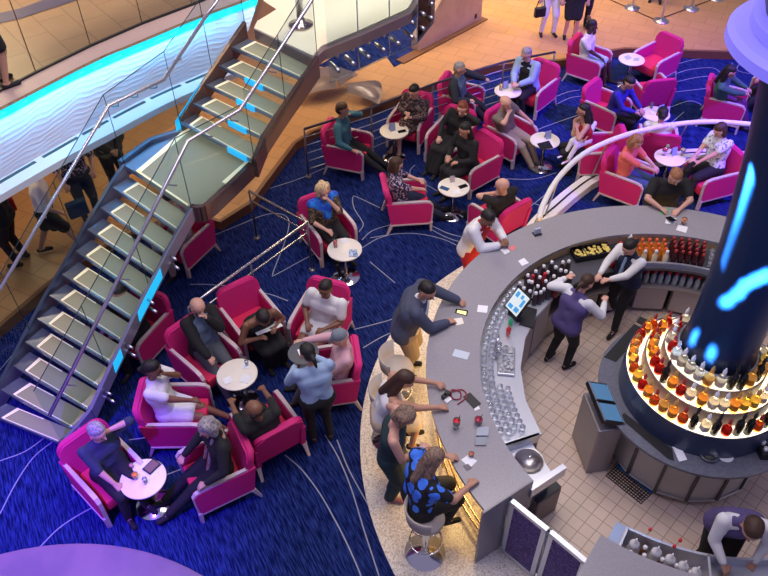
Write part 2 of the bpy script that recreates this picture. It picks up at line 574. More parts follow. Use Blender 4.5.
# bottom ledge with air slots
bm = bmn()
FL = [p+Vector((0, 0, 0)) for p in FB]
FO = smooth_line([at(x, y, 2.27) for x, y in [(-90,252),(0,198),(67,159),(110,136),(160,109),(205,88),(236,74)]], 8)
for i in range(len(FL)-1):
    a, b, c, d = FL[i], FL[i+1], FO[i+1], FO[i]
    up = [bm.verts.new((q.x, q.y, 2.30)) for q in (a, b, c, d)]
    lo = [bm.verts.new((q.x, q.y, 2.21)) for q in (a, b, c, d)]
    bm.faces.new(up)
    bm.faces.new(lo[::-1])
    bm.faces.new((up[2], up[3], lo[3], lo[2]))
    bm.faces.new((up[0], up[1], lo[1], lo[0]))
struct('trim_fascia_ledge', bm, mat('ledge_white', (0.66, 0.68, 0.76), 0.4))
bm = bmn()
k = 1
while k+5 < len(FB):
    P = [samp([FB[j].lerp(FO[j], 0.22)+Vector((0, 0, 0.014)) for j in range(len(FB))], (k+t*5.0)/(len(FB)-1)) for t in (0, .25, .5, .75, 1)]
    wall_along(bm, P, 2.30, 2.306, 0.05)
    k += 5.9
struct('trim_fascia_slots', bm, mat('slot_dark', (0.02, 0.07, 0.09), 0.5))
# glass balustrade on the deck edge: one pane per bay and the joints between
posts_px = [(-70,128),(36.5,73.5),(91,47),(142.4,24.7),(192,6),(262,-22)]
for i in range(len(posts_px)-1):
    a, b = at(*posts_px[i], DZ), at(*posts_px[i+1], DZ)
    d = (b-a).normalized()
    t = thing('glass_balustrade_pane', 'clear glass balustrade pane on the upper deck edge, ' + ['outermost at the left frame edge', 'second from the left', 'third from the left', 'fourth from the left', 'beside the stair head'][i], 'glass balustrade', a, 0, 'glass panes on the upper deck edge')
    bm = bmn()
    wall_along(bm, [Vector((0, 0, 0))+d*0.012, (b-a)-d*0.012], 0.02, 1.08, 0.012)
    obj('pane', bm, clear, t)
    bm = bmn()
    wall_along(bm, [Vector((0, 0, 0)), (b-a)], 0.0, 0.035, 0.03)
    obj('base_channel', bm, black, t)
    bm = bmn()
    tube(bm, [(0, 0, 0.03), (0, 0, 1.08)], 0.006, 6)
    obj('joint', bm, black, t)
# ---------------------------------------------------------------- the glass stair
H1 = 0.17
Lf = [(1,418),(12.5,394.6),(24.6,371),(36,347),(48,324),(60,300.5),(72.5,279.5),(85.4,256),(97,234.3),(110,212.6),(122.3,192),(136,171)]
Rt = [(57,441),(70.8,426.5),(86.5,407.7),(96.9,385),(108.3,360.5),(118.8,338.3),(129.6,316),(140.5,293.6),(152.5,271.3),(163.3,249.6),(175.4,228),(188,206)]
UL = [(189,125),(201,106),(214,87),(227,68),(240,49),(254,28)]
UR = [(250,158),(259,135),(272,115),(285,96),(299,76),(313,56)]
fr = [(at(*a, H1*(i+1)), at(*b, H1*(i+1))) for i, (a, b) in enumerate(zip(Lf, Rt))]
ur = [(at(*a, H1*(i+13)), at(*b, H1*(i+13))) for i, (a, b) in enumerate(zip(UL, UR))]
stair = thing('glass_staircase', 'long glass and steel staircase with glowing cream treads and a turn half way', 'staircase', (0, 0, 0))
tread_glass = mat('tread_glass', (0.20, 0.195, 0.14), 0.45, emit=(1.0, 0.92, 0.55), es=0.11)
tread_glow = mat('tread_glow', (0.9, 0.85, 0.6), 0.4, emit=(1.0, 0.88, 0.50), es=0.26)
blueglow = mat('blue_edge_glow', (0.0, 0.3, 0.5), 0.4, emit=(0.02, 0.50, 0.95), es=0.75)
metalblue = mat('stair_steel', (0.26, 0.31, 0.42), 0.35, 0.8)
def tread(a, b, depthv, z, ext=0.20, led=None):
    """cream glass plate on a steel pan; a,b are the nosing's ends"""
    w = (b-a).normalized()
    pan = bmn()
    q = [a-w*ext, b+w*0.02, b+w*0.02+depthv, a-w*ext+depthv]
    prism(pan, [p[:2] for p in q], z-0.06, z-0.02)
    r = [a-w*ext-depthv*0.05, b+w*0.02-depthv*0.05, b+w*0.02+depthv*0.03, a-w*ext+depthv*0.03]
    prism(pan, [p[:2] for p in r], z-0.055, z-0.010)
    o = obj('tread', pan, metalblue, stair)
    g = bmn()
    q = [a+depthv*0.06, b+depthv*0.06, b+depthv*0.96, a+depthv*0.96]
    prism(g, [p[:2] for p in q], z-0.018, z)
    obj('tread_glass', g, tread_glass, o)
    g = bmn()
    q = [a+depthv*0.06, a+w*0.035+depthv*0.06, a+w*0.05+depthv*0.96, a+depthv*0.96]
    prism(g, [p[:2] for p in q], z-0.017, z+0.003)
    q = [a+depthv*0.04, b+depthv*0.04, b+depthv*0.07, a+depthv*0.07]
    prism(g, [p[:2] for p in q], z-0.017, z+0.002)
    q = [a+depthv*0.9+w*0.0, a+w*0.42+depthv*0.9, a+w*0.42+depthv*0.96, a+depthv*0.96]
    prism(g, [p[:2] for p in q], z-0.017, z+0.002)
    obj('tread_light', g, tread_glow, o)
    if led:
        g = bmn()
        c = a.lerp(b, led)
        c2 = a.lerp(b, led+0.3)
        q = [c-depthv*0.13, c2-depthv*0.13, c2, c]
        prism(g, [p[:2] for p in q], z-0.07, z+0.001)
        obj('edge_glow', g, blueglow, o)
for i in range(11):
    a, b = fr[i]
    dv = ((fr[i+1][0]-a)+(fr[i+1][1]-b))/2
    dv.z = 0
    tread(a, b, dv, H1*(i+1))
for i in range(5):
    a, b = ur[i]
    dv = ((ur[i+1][0]-a)+(ur[i+1][1]-b))/2
    dv.z = 0
    tread(a, b, dv, H1*(i+13), 0.16, led={0: 0.66, 1: 0.5, 2: 0.42, 3: 0.34}.get(i))
LZ = H1*12
land = [at(*p, LZ) for p in [(136,171),(188,206),(204,203),(222,186),(243,166),(252,158),(189,126)]]
bm = bmn()
prism(bm, [p[:2] for p in [at(*q, LZ) for q in [(122,163),(136,171),(188,206),(206,204),(226,187),(253,158),(189,118)]]], LZ-0.09, LZ-0.02)
o = obj('landing', bm, metalblue, stair)
bm = bmn()
prism(bm, [p[:2] for p in land], LZ-0.02, LZ)
obj('landing_glass', bm, tread_glass, o)
bm = bmn()
e = [at(*p, LZ) for p in [(136,171),(140,173),(192,129),(189,126)]]
prism(bm, [p[:2] for p in e], LZ-0.01, LZ+0.004)
e = [at(*p, LZ) for p in [(136,171),(188,206),(188,204),(137,169.5)]]
prism(bm, [p[:2] for p in e], LZ-0.01, LZ+0.004)
e = [at(*p, LZ) for p in [(226,184),(250,162),(247,160),(222,182)]]
prism(bm, [p[:2] for p in e], LZ-0.01, LZ+0.004)
obj('landing_light', bm, tread_glow, o)
# stringers
def stringer(name, P, up, down, th, m):
    bm = bmn()
    for i in range(len(P)-1):
        a, b = P[i], P[i+1]
        d = Vector((b.x-a.x, b.y-a.y, 0)).normalized()
        nn = Vector((-d.y, d.x, 0))*th/2
        vs = []
        for p in (a, b):
            vs.append([bm.verts.new(p+nn+Vector((0, 0, up))), bm.verts.new(p-nn+Vector((0, 0, up))), bm.verts.new(p-nn-Vector((0, 0, down))), bm.verts.new(p+nn-Vector((0, 0, down)))])
        for k in range(4):
            bm.faces.new((vs[0][k], vs[0][(k+1) % 4], vs[1][(k+1) % 4], vs[1][k]))
        bm.faces.new(vs[0])
        bm.faces.new(vs[1][::-1])
    return obj(name, bm, m, stair)
wdir = [(b-a).normalized() for a, b in fr]
uw = [(b-a).normalized() for a, b in ur]
LS = [fr[i][0]-wdir[i]*0.27 for i in range(12)]
LS[0] = LS[0]+(LS[0]-LS[1])*0.3
RS = [fr[i][1]+wdir[i]*0.07 for i in range(12)]
stringer('stringer', LS, 0.0, 0.30, 0.05, mat('stringer_grey', (0.25, 0.27, 0.36), 0.3, 0.5))
stringer('stringer', RS, 0.02, 0.17, 0.05, mat('stringer_plate', (0.34, 0.36, 0.44), 0.2, 0.5))
for (i, t0, j, t1) in ((6, 0.2, 8, 0.2), (3, 0.9, 4, 0.6)):
    g = bmn()
    a, b = RS[i].lerp(RS[i+1], t0), RS[j].lerp(RS[j+1], t1)
    slab(g, [a+Vector((0.03, 0, 0.03)), b+Vector((0.03, 0, 0.03)), b+Vector((0.03, -0.02, -0.12)), a+Vector((0.03, -0.02, -0.12))], 0.008)
    obj('edge_glow', g, blueglow, stair)  # cyan reflection in the stringer plate, put in as a glowing slab
ULS = [ur[i][0]-uw[i]*0.20 for i in range(6)]
URS = [ur[i][1]+uw[i]*0.08 for i in range(6)]
brownst = mat('stringer_bronze', (0.20, 0.12, 0.10), 0.25, 0.6)
stringer('stringer', [at(120, 163, LZ), at(150, 141, LZ), ULS[0]+Vector((0, 0, -0.17))], 0.03, 0.22, 0.07, metalblue)
stringer('stringer', ULS, 0.03, 0.26, 0.06, brownst)
stringer('stringer', [URS[0]+Vector((0, 0, -0.17))]+URS, 0.03, 0.26, 0.06, brownst)
stringer('stringer', smooth_line([at(*p, LZ) for p in [(191,207),(204,207),(224,190),(246,169),(254,161)]], 4), 0.03, 0.2, 0.06, brownst)
g = bmn()
a, b = ULS[0]+Vector((-0.05, -0.05, 0)), ULS[2]+Vector((-0.05, -0.05, 0))
slab(g, [a, b, b+Vector((0, 0, -0.22)), a+Vector((0, 0, -0.22))], 0.01)
obj('edge_glow', g, blueglow, stair)
# upper landing floor
bm = bmn()
UP = [(254,28),(262,12),(268,-30),(470,-30),(415,-3),(407,9),(360,30),(321,46),(313,56)]
prism(bm, [at(x, y, DZ)[:2] for x, y in UP], DZ-0.02, DZ+0.004)
struct('floor_upper_landing', bm, mat('landing_cream', (0.82, 0.74, 0.56), 0.35))
bm = bmn()
prism(bm, [at(x, y, DZ)[:2] for x, y in [(254,28),(262,12),(268,-30),(474,-30),(420,-2),(411,12),(362,34),(324,49),(314,58)]], DZ-0.16, DZ-0.02)
struct('trim_upper_landing', bm, mat('landing_edge', (0.22, 0.16, 0.16), 0.3, 0.3))
bm = bmn()
prism(bm, [at(x, y, DZ+.01)[:2] for x, y in [(258,20),(268,14),(276,9),(262,0),(260,10)]], DZ-0.01, DZ+0.012)
struct('trim_landing_corner', bm, brown)
# handrails, glass side panels and their clips
def lift(p, h):
    return p+Vector((0, 0, h))
RH = 0.92
RLw = [lift(fr[i][1]-wdir[i]*0.10, RH) for i in (0, 11)]
LLw = [lift(fr[i][0]-wdir[i]*0.12, RH) for i in (0, 11)]
def px_on_line(px, py, z):
    return at(px, py, z)
railm = mat('handrail_steel', (0.62, 0.62, 0.68), 0.25, 0.9)
def handrail(pts, label_side):
    bm = bmn()
    tube(bm, pts, 0.022, 10)
    o = obj('handrail', bm, railm, stair, True)
    return o
# right rail: bottom, foot of landing, head of landing, top
rr_pts = [at(49,416,1.05), at(188,141,2.95), at(240,110,3.05), at(312,0,4.1), at(322,-16,4.15)]
ll_pts = [at(-40,352,1.2), at(0,289,1.65), at(109,105.5,2.95), at(164,79.5,3.05), at(206,16,3.9), at(228,-14,4.1)]
handrail(rr_pts, 'right')
handrail(ll_pts, 'left')
def railbits(pts, idx, side):
    for (i, t) in idx:
        p = pts[i].lerp(pts[i+1], t)
        bm = bmn()
        tube(bm, [p, p+Vector((0, 0, -0.06)), p+Vector((side*0.09, 0, -0.07))], 0.009, 6)
        obj('rail_bracket', bm, railm, stair, True)
railbits(rr_pts, ((0, 0.12), (0, 0.5), (0, 0.85), (1, 0.3), (1, 0.8), (2, 0.4)), 1)
railbits(ll_pts, ((1, 0.4), (1, 0.9), (2, 0.15), (2, 0.5), (2, 0.85), (3, 0.4)), -1)
def glass_run(bot, top):
    """one leaning glass panel between a foot line and a head line, with its dark joint"""
    bm = bmn()
    slab(bm, [bot[0], bot[1], top[1], top[0]], 0.010)
    o = obj('side_glass', bm, clear, stair)
    bm = bmn()
    tube(bm, [top[0], top[1]], 0.006, 5)
    tube(bm, [bot[1], top[1]], 0.005, 5)
    obj('glass_edge', bm, mat('glass_edge_dark', (0.02, 0.04, 0.05), 0.3), o)
def gseg(A, B, n, h):
    P = [A.lerp(B, k/n) for k in range(n+1)]
    for k in range(n):
        glass_run((P[k], P[k+1]), (lift(P[k], h), lift(P[k+1], h)))
gseg(RS[0], RS[11], 3, 1.0)
gseg(RS[11], URS[0]+Vector((0, 0, -0.17)), 1, 1.0)
gseg(URS[0], URS[5], 2, 1.0)
gseg(LS[0], LS[11], 3, 1.0)
gseg(LS[11], ULS[0], 1, 1.0)
gseg(ULS[0], ULS[5], 2, 1.0)
for k in (1, 3, 5, 7, 9):
    for dz in (-0.05, -0.2):
        bm = bmn()
        p = RS[k]+Vector((0.02, 0, dz))
        tube(bm, [p, p+wdir[k]*0.13], 0.018, 8)
        obj('glass_clamp', bm, steel, stair, True)
# glass panels round the upper landing's open side with grey clamps
gp = [(321,46),(352,33),(383,20),(411,8),(428,-12)]
for i in range(4):
    a, b = at(*gp[i], DZ-0.1), at(*gp[i+1], DZ-0.1)
    t = thing('landing_glass_pane', 'clear glass pane clamped to the upper landing edge, ' + ['nearest the stair flight', 'second from the stair flight', 'third from the stair flight', 'farthest from the stair flight'][i], 'glass balustrade', a, 0, 'glass panes round the upper landing')
    off = Vector((0.10, -0.18, 0))
    bm = bmn()
    wall_along(bm, [off, (b-a)*0.97+off], -0.45, 1.05, 0.012)
    obj('pane', bm, clear, t)
    bm = bmn()
    tube(bm, [off+(b-a)*0.97+Vector((0, 0, -.45)), off+(b-a)*0.97+Vector((0, 0, 1.05))], 0.008, 6)
    tube(bm, [off+Vector((0, 0, -.45)), off+(b-a)*0.97+Vector((0, 0, -.45))], 0.006, 6)
    obj('glass_edge', bm, steel, t)
    for f in (0.25, 0.75):
        for dz in (-0.08, -0.3):
            bm = bmn()
            c = (b-a)*f
            tube(bm, [c+Vector((0, 0, dz)), c+off*1.25+Vector((0, 0, dz))], 0.03, 8)
            obj('glass_clamp', bm, steel, t, True)
# steel post with round foot on the landing
t = thing('landing_post', 'steel post with a polished round foot on the cream upper landing', 'post', at(301, 25, DZ+.01))
bm = bmn()
lathe(bm, [(0, 0.0), (0.17, 0.0), (0.17, 0.02), (0.06, 0.05), (0.05, 0.09), (0, 0.09)], 24)
obj('foot', bm, mat('bronze_foot', (0.55, 0.40, 0.34), 0.15, 1.0), t, True)
bm = bmn()
tube(bm, [(0, 0, 0.05), (0, 0, 1.3)], 0.05, 12)
obj('pole', bm, steel, t, True)

# tan panelled side wall of the second stair on the walkway
bm = bmn()
a, b = at(419, 52, 0.16), at(481, 20, 0.16)
d = (b-a).normalized()
nn = Vector((-d.y, d.x, 0))*0.22
L = (b-a).length
prof = [(0, 0), (L, 0), (L, 2.2), (0, 0.28)]
A_ = [bm.verts.new(a+d*x+Vector((0, 0, z))) for x, z in prof]
B_ = [bm.verts.new(a+d*x+nn+Vector((0, 0, z))) for x, z in prof]
bm.faces.new(A_)
bm.faces.new(B_[::-1])
for i in range(4):
    bm.faces.new((A_[i], A_[(i+1) % 4], B_[(i+1) % 4], B_[i]))
struct('wall_stair_side', bm, noisy('tan_panel', (0.42, 0.27, 0.22), (0.48, 0.32, 0.26), 3, 0.4))
bm = bmn()
a2 = a-Vector((-d.y, d.x, 0))*0.02-d*0.6
wall_along(bm, [a2, b+d*0.1], 0.16, 0.19, 0.22)  # dark brown strip that stands in for the shadow at the wall's foot
struct('shadow_stair_side', bm, brown)
bm = bmn()
for f in (0.9,):
    p = a+d*(L*f)-Vector((-d.y, d.x, 0))*0.0+Vector((0, 0, 0.16))
    box(bm, p, (0.07, 0.02, 0.10), math.atan2(d.y, d.x))
tag(obj('wall_socket', bm, black), 'small black socket low on the tan stair side wall', 'socket')

# fan shaped curved glass shade lying at the foot of the stair
def fan(px, py, z, R_, a0, a1, name, label):
    c = at(px, py, z)
    bm = bmn()
    n_ = 14
    rows = []
    for i in range(n_+1):
        t = i/n_
        an = a0+(a1-a0)*t
        rows.append([bm.verts.new(c+Vector((math.cos(an)*r_, math.sin(an)*r_, 0.16*math.sin(PI*t)+(0.02 if i % 2 else 0)-0.1*(r_/R_)**2))) for r_ in (0.05*R_, 0.4*R_, 0.75*R_, R_)])
    for i in range(n_):
        for j in range(3):
            bm.faces.new((rows[i][j], rows[i+1][j], rows[i+1][j+1], rows[i][j+1]))
    r = bmesh.ops.solidify(bm, geom=list(bm.faces), thickness=0.012)
    tag(obj(name, bm, mat('mauve_shell', (0.34, 0.27, 0.28), 0.25, 0.2), None, True), label, 'sculpture', 'shell shapes under the stair landing')
fan(338, 88, 0.5, 0.75, D(60), D(190), 'shell_sculpture', 'pale ribbed shell shape under the landing, the left one of two')
fan(345, 92, 0.42, 0.7, D(-25), D(50), 'shell_sculpture', 'pale ribbed shell shape under the landing, the right one of two')

# ---------------------------------------------------------------- railings on the carpet
def railing(name, label, pts, post_idx, nb, rail_r=0.022, top=0.95, dark=True, bars_to=0.15):
    t = thing(name, label, 'railing', (pts[0].x, pts[0].y, 0))
    o0 = Vector((pts[0].x, pts[0].y, 0))
    P = [Vector((p.x, p.y, 0))-o0 for p in pts]
    bm = bmn()
    tube(bm, [p+Vector((0, 0, top)) for p in P], rail_r, 8)
    obj('handrail', bm, mat('rail_dark', (0.10, 0.09, 0.11), 0.3, 0.7) if dark else railm, t, True)
    for k in range(nb):
        z = top-(top-bars_to)*(k+1)/(nb)
        bm = bmn()
        tube(bm, [p+Vector((0, 0, z)) for p in P], 0.008, 6)
        obj('rail_bar', bm, steel, t, True)
    for i in post_idx:
        if isinstance(i, int):
            p = P[i]
        else:
            p = P[int(i)].lerp(P[int(i)+1], i-int(i))
        bm = bmn()
        tube(bm, [p, p+Vector((0, 0, top))], 0.018, 8)
        lathe(bm, [(0.0, 0.03), (0.05, 0.02), (0.055, 0)], 12, p)
        obj('post', bm, steel if not dark else mat('post_dark', (0.2, 0.19, 0.22), 0.3, 0.8), t, True)
railing('walkway_railing', 'dark handrail with thin bars between the orange walkway and the seats', [at(304, 129, .95), at(371, 108, .95), at(433, 84, .95), at(504, 62, .95), at(555, 52, .95)], [0, 1, 2, 3, 4, 0.5], 5)
RB = [at(249, 191, .92), at(307, 222.5, .92), at(212, 290, .92), at(188, 308, .92)]
t = thing('corner_railing', 'silver double railing with a sharp corner on the carpet beside the stair', 'railing', (RB[0].x, RB[0].y, 0))
o0 = Vector((RB[0].x, RB[0].y, 0))
for z in (0.92, 0.74):
    bm = bmn()
    tube(bm, [Vector((p.x, p.y, z))-o0 for p in RB], 0.02 if z > .8 else 0.013, 8)
    obj('handrail' if z > .8 else 'rail_bar', bm, railm, t, True)
for p in (RB[0], RB[1], RB[3], RB[1].lerp(RB[2], 0.62)):
    bm = bmn()
    q = Vector((p.x, p.y, 0))-o0
    tube(bm, [q, q+Vector((0, 0, .92))], 0.016, 8)
    lathe(bm, [(0, 0.03), (0.05, 0.02), (0.055, 0)], 12, q)
    obj('post', bm, mat('post_dark', (0.2, 0.19, 0.22), 0.3, 0.8), t, True)

# curved low white barrier behind the bar, with its handrail
base = smooth_line([(2.10, 8.62), (2.43, 9.18), (2.80, 9.60), (3.15, 9.98), (3.60, 10.38), (4.3, 10.75), (5.2, 10.98), (6.1, 10.95), (7.0, 10.6)], 5)
t = thing('curved_barrier', 'curved white barrier with thick handrail between the bar and the lounge', 'barrier', (base[0][0], base[0][1], 0))
o0 = Vector((base[0][0], base[0][1], 0))
bm = bmn()
wall_along(bm, [Vector((p[0], p[1], 0))-o0 for p in base], 0.0, 0.14, 0.24)
obj('base_band', bm, white, t)
bm = bmn()
wall_along(bm, [Vector((p[0], p[1], 0))-o0 for p in base], 0.141, 0.148, 0.03)
obj('base_slot', bm, black, t)
top_ = smooth_line([at(539, 219, .95), at(544, 203, .95), at(560, 176, .95), at(590, 150, .95), at(640, 131, .95), at(700, 122, .95), at(757, 125, .95), at(800, 132, .95)], 5)
bm = bmn()
tube(bm, [Vector(p)-o0 for p in top_], 0.042, 10)
obj('handrail', bm, white, t, True)
for f in (0.06, 0.3, 0.5, 0.7, 0.9):
    i = int(f*(len(top_)-1))
    p = Vector(top_[i])-o0
    q = min(base, key=lambda b: (Vector((b[0], b[1], 0))-Vector((top_[i][0], top_[i][1], 0))).length)
    q = Vector((q[0], q[1], 0.14))-o0
    bm = bmn()
    tube(bm, [q, p], 0.014, 6)
    obj('post', bm, steel, t, True)
# stanchions and thin brown floor lines at the far walkway
for i, (x, y) in enumerate([(632, 8), (661, 21), (691, 9), (716, -1)]):
    lab = ['polished stanchion at the far left of the row on the orange walkway', 'polished stanchion nearest the seats on the orange walkway', 'polished stanchion right of the nearest one on the orange walkway', 'polished stanchion partly hidden by the lilac drum'][i]
    t = thing('stanchion', lab, 'stanchion', at(x, y, .16), 0, 'stanchions on the walkway')
    bm = bmn()
    lathe(bm, [(0, 0), (0.17, 0), (0.17, 0.015), (0.10, 0.04), (0.04, 0.06), (0, 0.06)], 24)
    obj('foot', bm, steel, t, True)
    bm = bmn()
    lathe(bm, [(0.028, 0.05), (0.028, 0.95), (0.04, 0.96), (0.04, 1.0), (0, 1.01)], 12)
    obj('pole', bm, steel, t, True)
cp = [at(x, y, .175) for x, y in [(600, -5), (656, 20), (716, -2)]]
for i in range(2):
    bm = bmn()
    tube(bm, [cp[i], cp[i+1]], 0.012, 6)
    tag(obj('floor_line', bm, mat('line_brown', (0.15, 0.09, 0.04), 0.6)), ['thin brown line on the walkway left of the nearest stanchion', 'thin brown line on the walkway right of the nearest stanchion'][i], 'floor_line', 'floor lines along the stanchions')
# ================================================================ THE BAR
def pol(r, deg, z=0.0, c=BC):
    return Vector((c.x+r*math.cos(D(deg)), c.y+r*math.sin(D(deg)), z))
ctop = noisy('counter_grey', (0.30, 0.285, 0.31), (0.33, 0.315, 0.34), 60, 0.2, spec=0.5)
cgrey = mat('bar_end_grey', (0.22, 0.21, 0.24), 0.3)
warmp = mat('bar_front_panel', (0.75, 0.55, 0.28), 0.4)
A0, A1 = 35, 213          # angles of the main counter, in degrees
bar = thing('bar_counter', 'long curved grey bar counter with warm lit front', 'bar counter', pol(2.7, 213))
bo = Vector(bar.location)
def W(o):
    o.location = -bo
    return o
bm = bmn()
ring(bm, BC, 2.42, 3.03, 1.03, 1.07, D(A0), D(A1), 120)
W(obj('countertop', bm, ctop, bar))
bm = bmn()
ring(bm, BC, 2.46, 2.62, 0.016, 1.03, D(A0), D(A1-0.6), 120)
W(obj('bar_front', bm, warmp, bar))
bm = bmn()
a, b = pol(2.42, 213.0), pol(3.06, 213.0)
wall_along(bm, [a, b+Vector((0, 0, 0))], 0.012, 1.069, 0.03)
W(obj('end_panel', bm, cgrey, bar))
bm = bmn()
ring(bm, BC, 2.66, 2.70, 0.985, 1.005, D(A0), D(A1-1), 120)
W(obj('led_strip', bm, mat('warm_led', (1, 0.7, 0.3), 0.5, emit=(1.0, 0.62, 0.20), es=6), bar))
bm = bmn()
ring(bm, BC, 2.622, 2.645, 0.30, 0.34, D(A0), D(A1-1), 120)
W(obj('led_strip', bm, mat('warm_led_low', (1, 0.7, 0.3), 0.5, emit=(1.0, 0.66, 0.25), es=4), bar))
bm = bmn()
for r_ in (2.82, 2.88):
    tube(bm, [pol(r_, x, 0.22) for x in range(A0, A1-1, 3)]+[pol(r_, A1-1, .22)], 0.018, 8)
W(obj('foot_rail', bm, mat('brass', (0.75, 0.6, 0.38), 0.25, 1.0), bar, True))
for x in range(A0+5, A1, 10):
    bm = bmn()
    tube(bm, [pol(2.62, x, .22), pol(2.88, x, .22), pol(2.88, x, .012)], 0.013, 6)
    W(obj('rail_bracket', bm, MATS['brass'], bar, True))
for x in range(A0+8, A1, 17):
    light('AREA', 'under_bar_glow', pol(2.76, x, .97), 5.0 if x > 180 else 2.0, (1.0, 0.66, 0.26), 0.35, pol(2.95, x, 0), 0.08)

# workstation behind the bar: steel worktop on grey cabinets
ws = thing('bar_workstation', 'steel workstation running inside the curved bar counter', 'workstation', pol(2.2, 205))
wo = Vector(ws.location)
def WW(o):
    o.location = -wo
    return o
wtop = mat('worktop_steel', (0.62, 0.64, 0.70), 0.3, 0.55)
PW = [pol(1.93, x) for x in (200, 186, 172, 158, 146, 134)]
bm = bmn()
poly = [p for p in PW]+[pol(2.455, x) for x in range(134, 201, 6)]
prism(bm, [p[:2] for p in poly], 0.86, 0.90)
WW(obj('worktop', bm, wtop, ws))
bm = bmn()
poly = [pol(1.95, x) for x in (132, 120, 108, 96, 84, 72, 60, 48)]+[pol(2.455, x) for x in range(48, 134, 6)]
prism(bm, [p[:2] for p in poly], 0.84, 0.88)
WW(obj('worktop', bm, mat('worktop_dark', (0.10, 0.10, 0.12), 0.35, 0.3), ws))
cabm = mat('cabinet_taupe', (0.40, 0.34, 0.31), 0.45)
for i in range(len(PW)-1):
    a, b = PW[i]*1.0, PW[i+1]*1.0
    a.z = b.z = 0
    bm = bmn()
    out = (BC-(a+b)/2).normalized()*-1
    q = [a+out*0.03, b+out*0.03, b+out*0.42, a+out*0.42]
    prism(bm, [p[:2] for p in q], 0.10, 0.858)
    d_ = WW(obj('cabinet', bm, mat('cabinet_frame', (0.12, 0.10, 0.10), 0.4), ws))
    bm = bmn()
    e = (b-a)*0.06
    wall_along(bm, [a+e+out*0.02, b-e+out*0.02], 0.14, 0.84, 0.03)
    obj('door', bm, cabm, d_)
for x0 in (127, 113, 99, 85, 71, 57):
    a, b = pol(1.99, x0+6), pol(1.99, x0-7)
    bm = bmn()
    out = (BC-(a+b)/2).normalized()*-1
    q = [a+out*0.03, b+out*0.03, b+out*0.40, a+out*0.40]
    prism(bm, [p[:2] for p in q], 0.05, 0.50)
    d_ = WW(obj('cabinet', bm, MATS['cabinet_frame'], ws))
    bm = bmn()
    e = (b-a)*0.05
    wall_along(bm, [a+e+out*0.01, b-e+out*0.01], 0.08, 0.46, 0.03)
    obj('door', bm, cabm, d_)
# lower shelf in front of the right part, carrying red capped bottles
bm = bmn()
ring(bm, BC, 1.93, 2.14, 0.50, 0.53, D(48), D(118), 30)
WW(obj('lower_shelf', bm, mat('shelf_taupe', (0.30, 0.26, 0.25), 0.4, 0.3), ws))
bm = bmn()
ring(bm, BC, 2.14, 2.16, 0.53, 0.84, D(48), D(118), 30)
WW(obj('back_panel', bm, MATS['cabinet_frame'], ws))
bm = bmn()
ring(bm, BC, 1.99, 2.02, 0.88, 0.93, D(58), D(96), 30)
ring(bm, BC, 2.40, 2.42, 0.88, 0.93, D(58), D(96), 30)
WW(obj('well_rim', bm, alu, ws))
# sink bay by the counter's end
bm = bmn()
poly = [pol(2.03, 200), pol(2.42, 200), pol(2.42, 213), pol(2.06, 213)]
prism(bm, [p[:2] for p in poly], 0.74, 0.78)
bm.free()
bm = bmn()
sc_ = at(529, 461, .78)
hole = [Vector((sc_.x+0.15*math.cos(2*PI*k/40), sc_.y+0.15*math.sin(2*PI*k/40), 0)) for k in range(40)]
def edge_hit(c, an):
    d = Vector((math.cos(an), math.sin(an), 0)); best = 9
    for i in range(4):
        p, q = poly[i], poly[(i+1) % 4]
        ex, ey = q.x-p.x, q.y-p.y
        den = d.x*ey-d.y*ex
        if abs(den) > 1e-9:
            t_ = ((p.x-c.x)*ey-(p.y-c.y)*ex)/den
            u_ = ((p.x-c.x)*d.y-(p.y-c.y)*d.x)/den
            if t_ > 0 and -0.001 <= u_ <= 1.001:
                best = min(best, t_)
    return best
angs = sorted([2*PI*k/40 for k in range(40)]+[math.atan2(p.y-sc_.y, p.x-sc_.x) % (2*PI) for p in poly])
inn = [bm.verts.new((sc_.x+0.15*math.cos(a), sc_.y+0.15*math.sin(a), .78)) for a in angs]
ou = [bm.verts.new((sc_.x+edge_hit(sc_, a)*math.cos(a), sc_.y+edge_hit(sc_, a)*math.sin(a), .78)) for a in angs]
for i in range(len(angs)):
    j = (i+1) % len(angs)
    bm.faces.new((inn[i], ou[i], ou[j], inn[j]))
WW(obj('sink_deck', bm, wtop, ws))
bm = bmn()
poly = [pol(2.05, 200), pol(2.40, 200), pol(2.40, 212), pol(2.08, 212)]
prism(bm, [p[:2] for p in poly], 0.35, 0.66)
WW(obj('sink_cabinet', bm, steel, ws))
bm = bmn()
lathe(bm, [(0.16, 0.004), (0.15, 0.004), (0.13, -0.06), (0.02, -0.09), (0, -0.09)], 28, (sc_.x, sc_.y, 0.782))
WW(obj('sink_bowl', bm, mat('sink_dark', (0.40, 0.38, 0.38), 0.3, 1.0), ws, True))
bm = bmn()
tube(bm, [sc_+Vector((0.03, 0.05, 0)), sc_+Vector((0.02, 0.02, 0.10)), sc_+Vector((-0.02, -0.03, 0.10))], 0.009, 8)
WW(obj('tap', bm, chrome, ws, True))
bm = bmn()
wall_along(bm, [pol(1.96, 213.2), pol(2.44, 213.2)], 0.78, 0.93, 0.06)
WW(obj('splash_ledge', bm, alu, ws))
bm = bmn()
wall_along(bm, [pol(1.95, 199.6), pol(2.44, 199.6)], 0.76, 0.90, 0.03)
WW(obj('splash_ledge', bm, steel, ws))
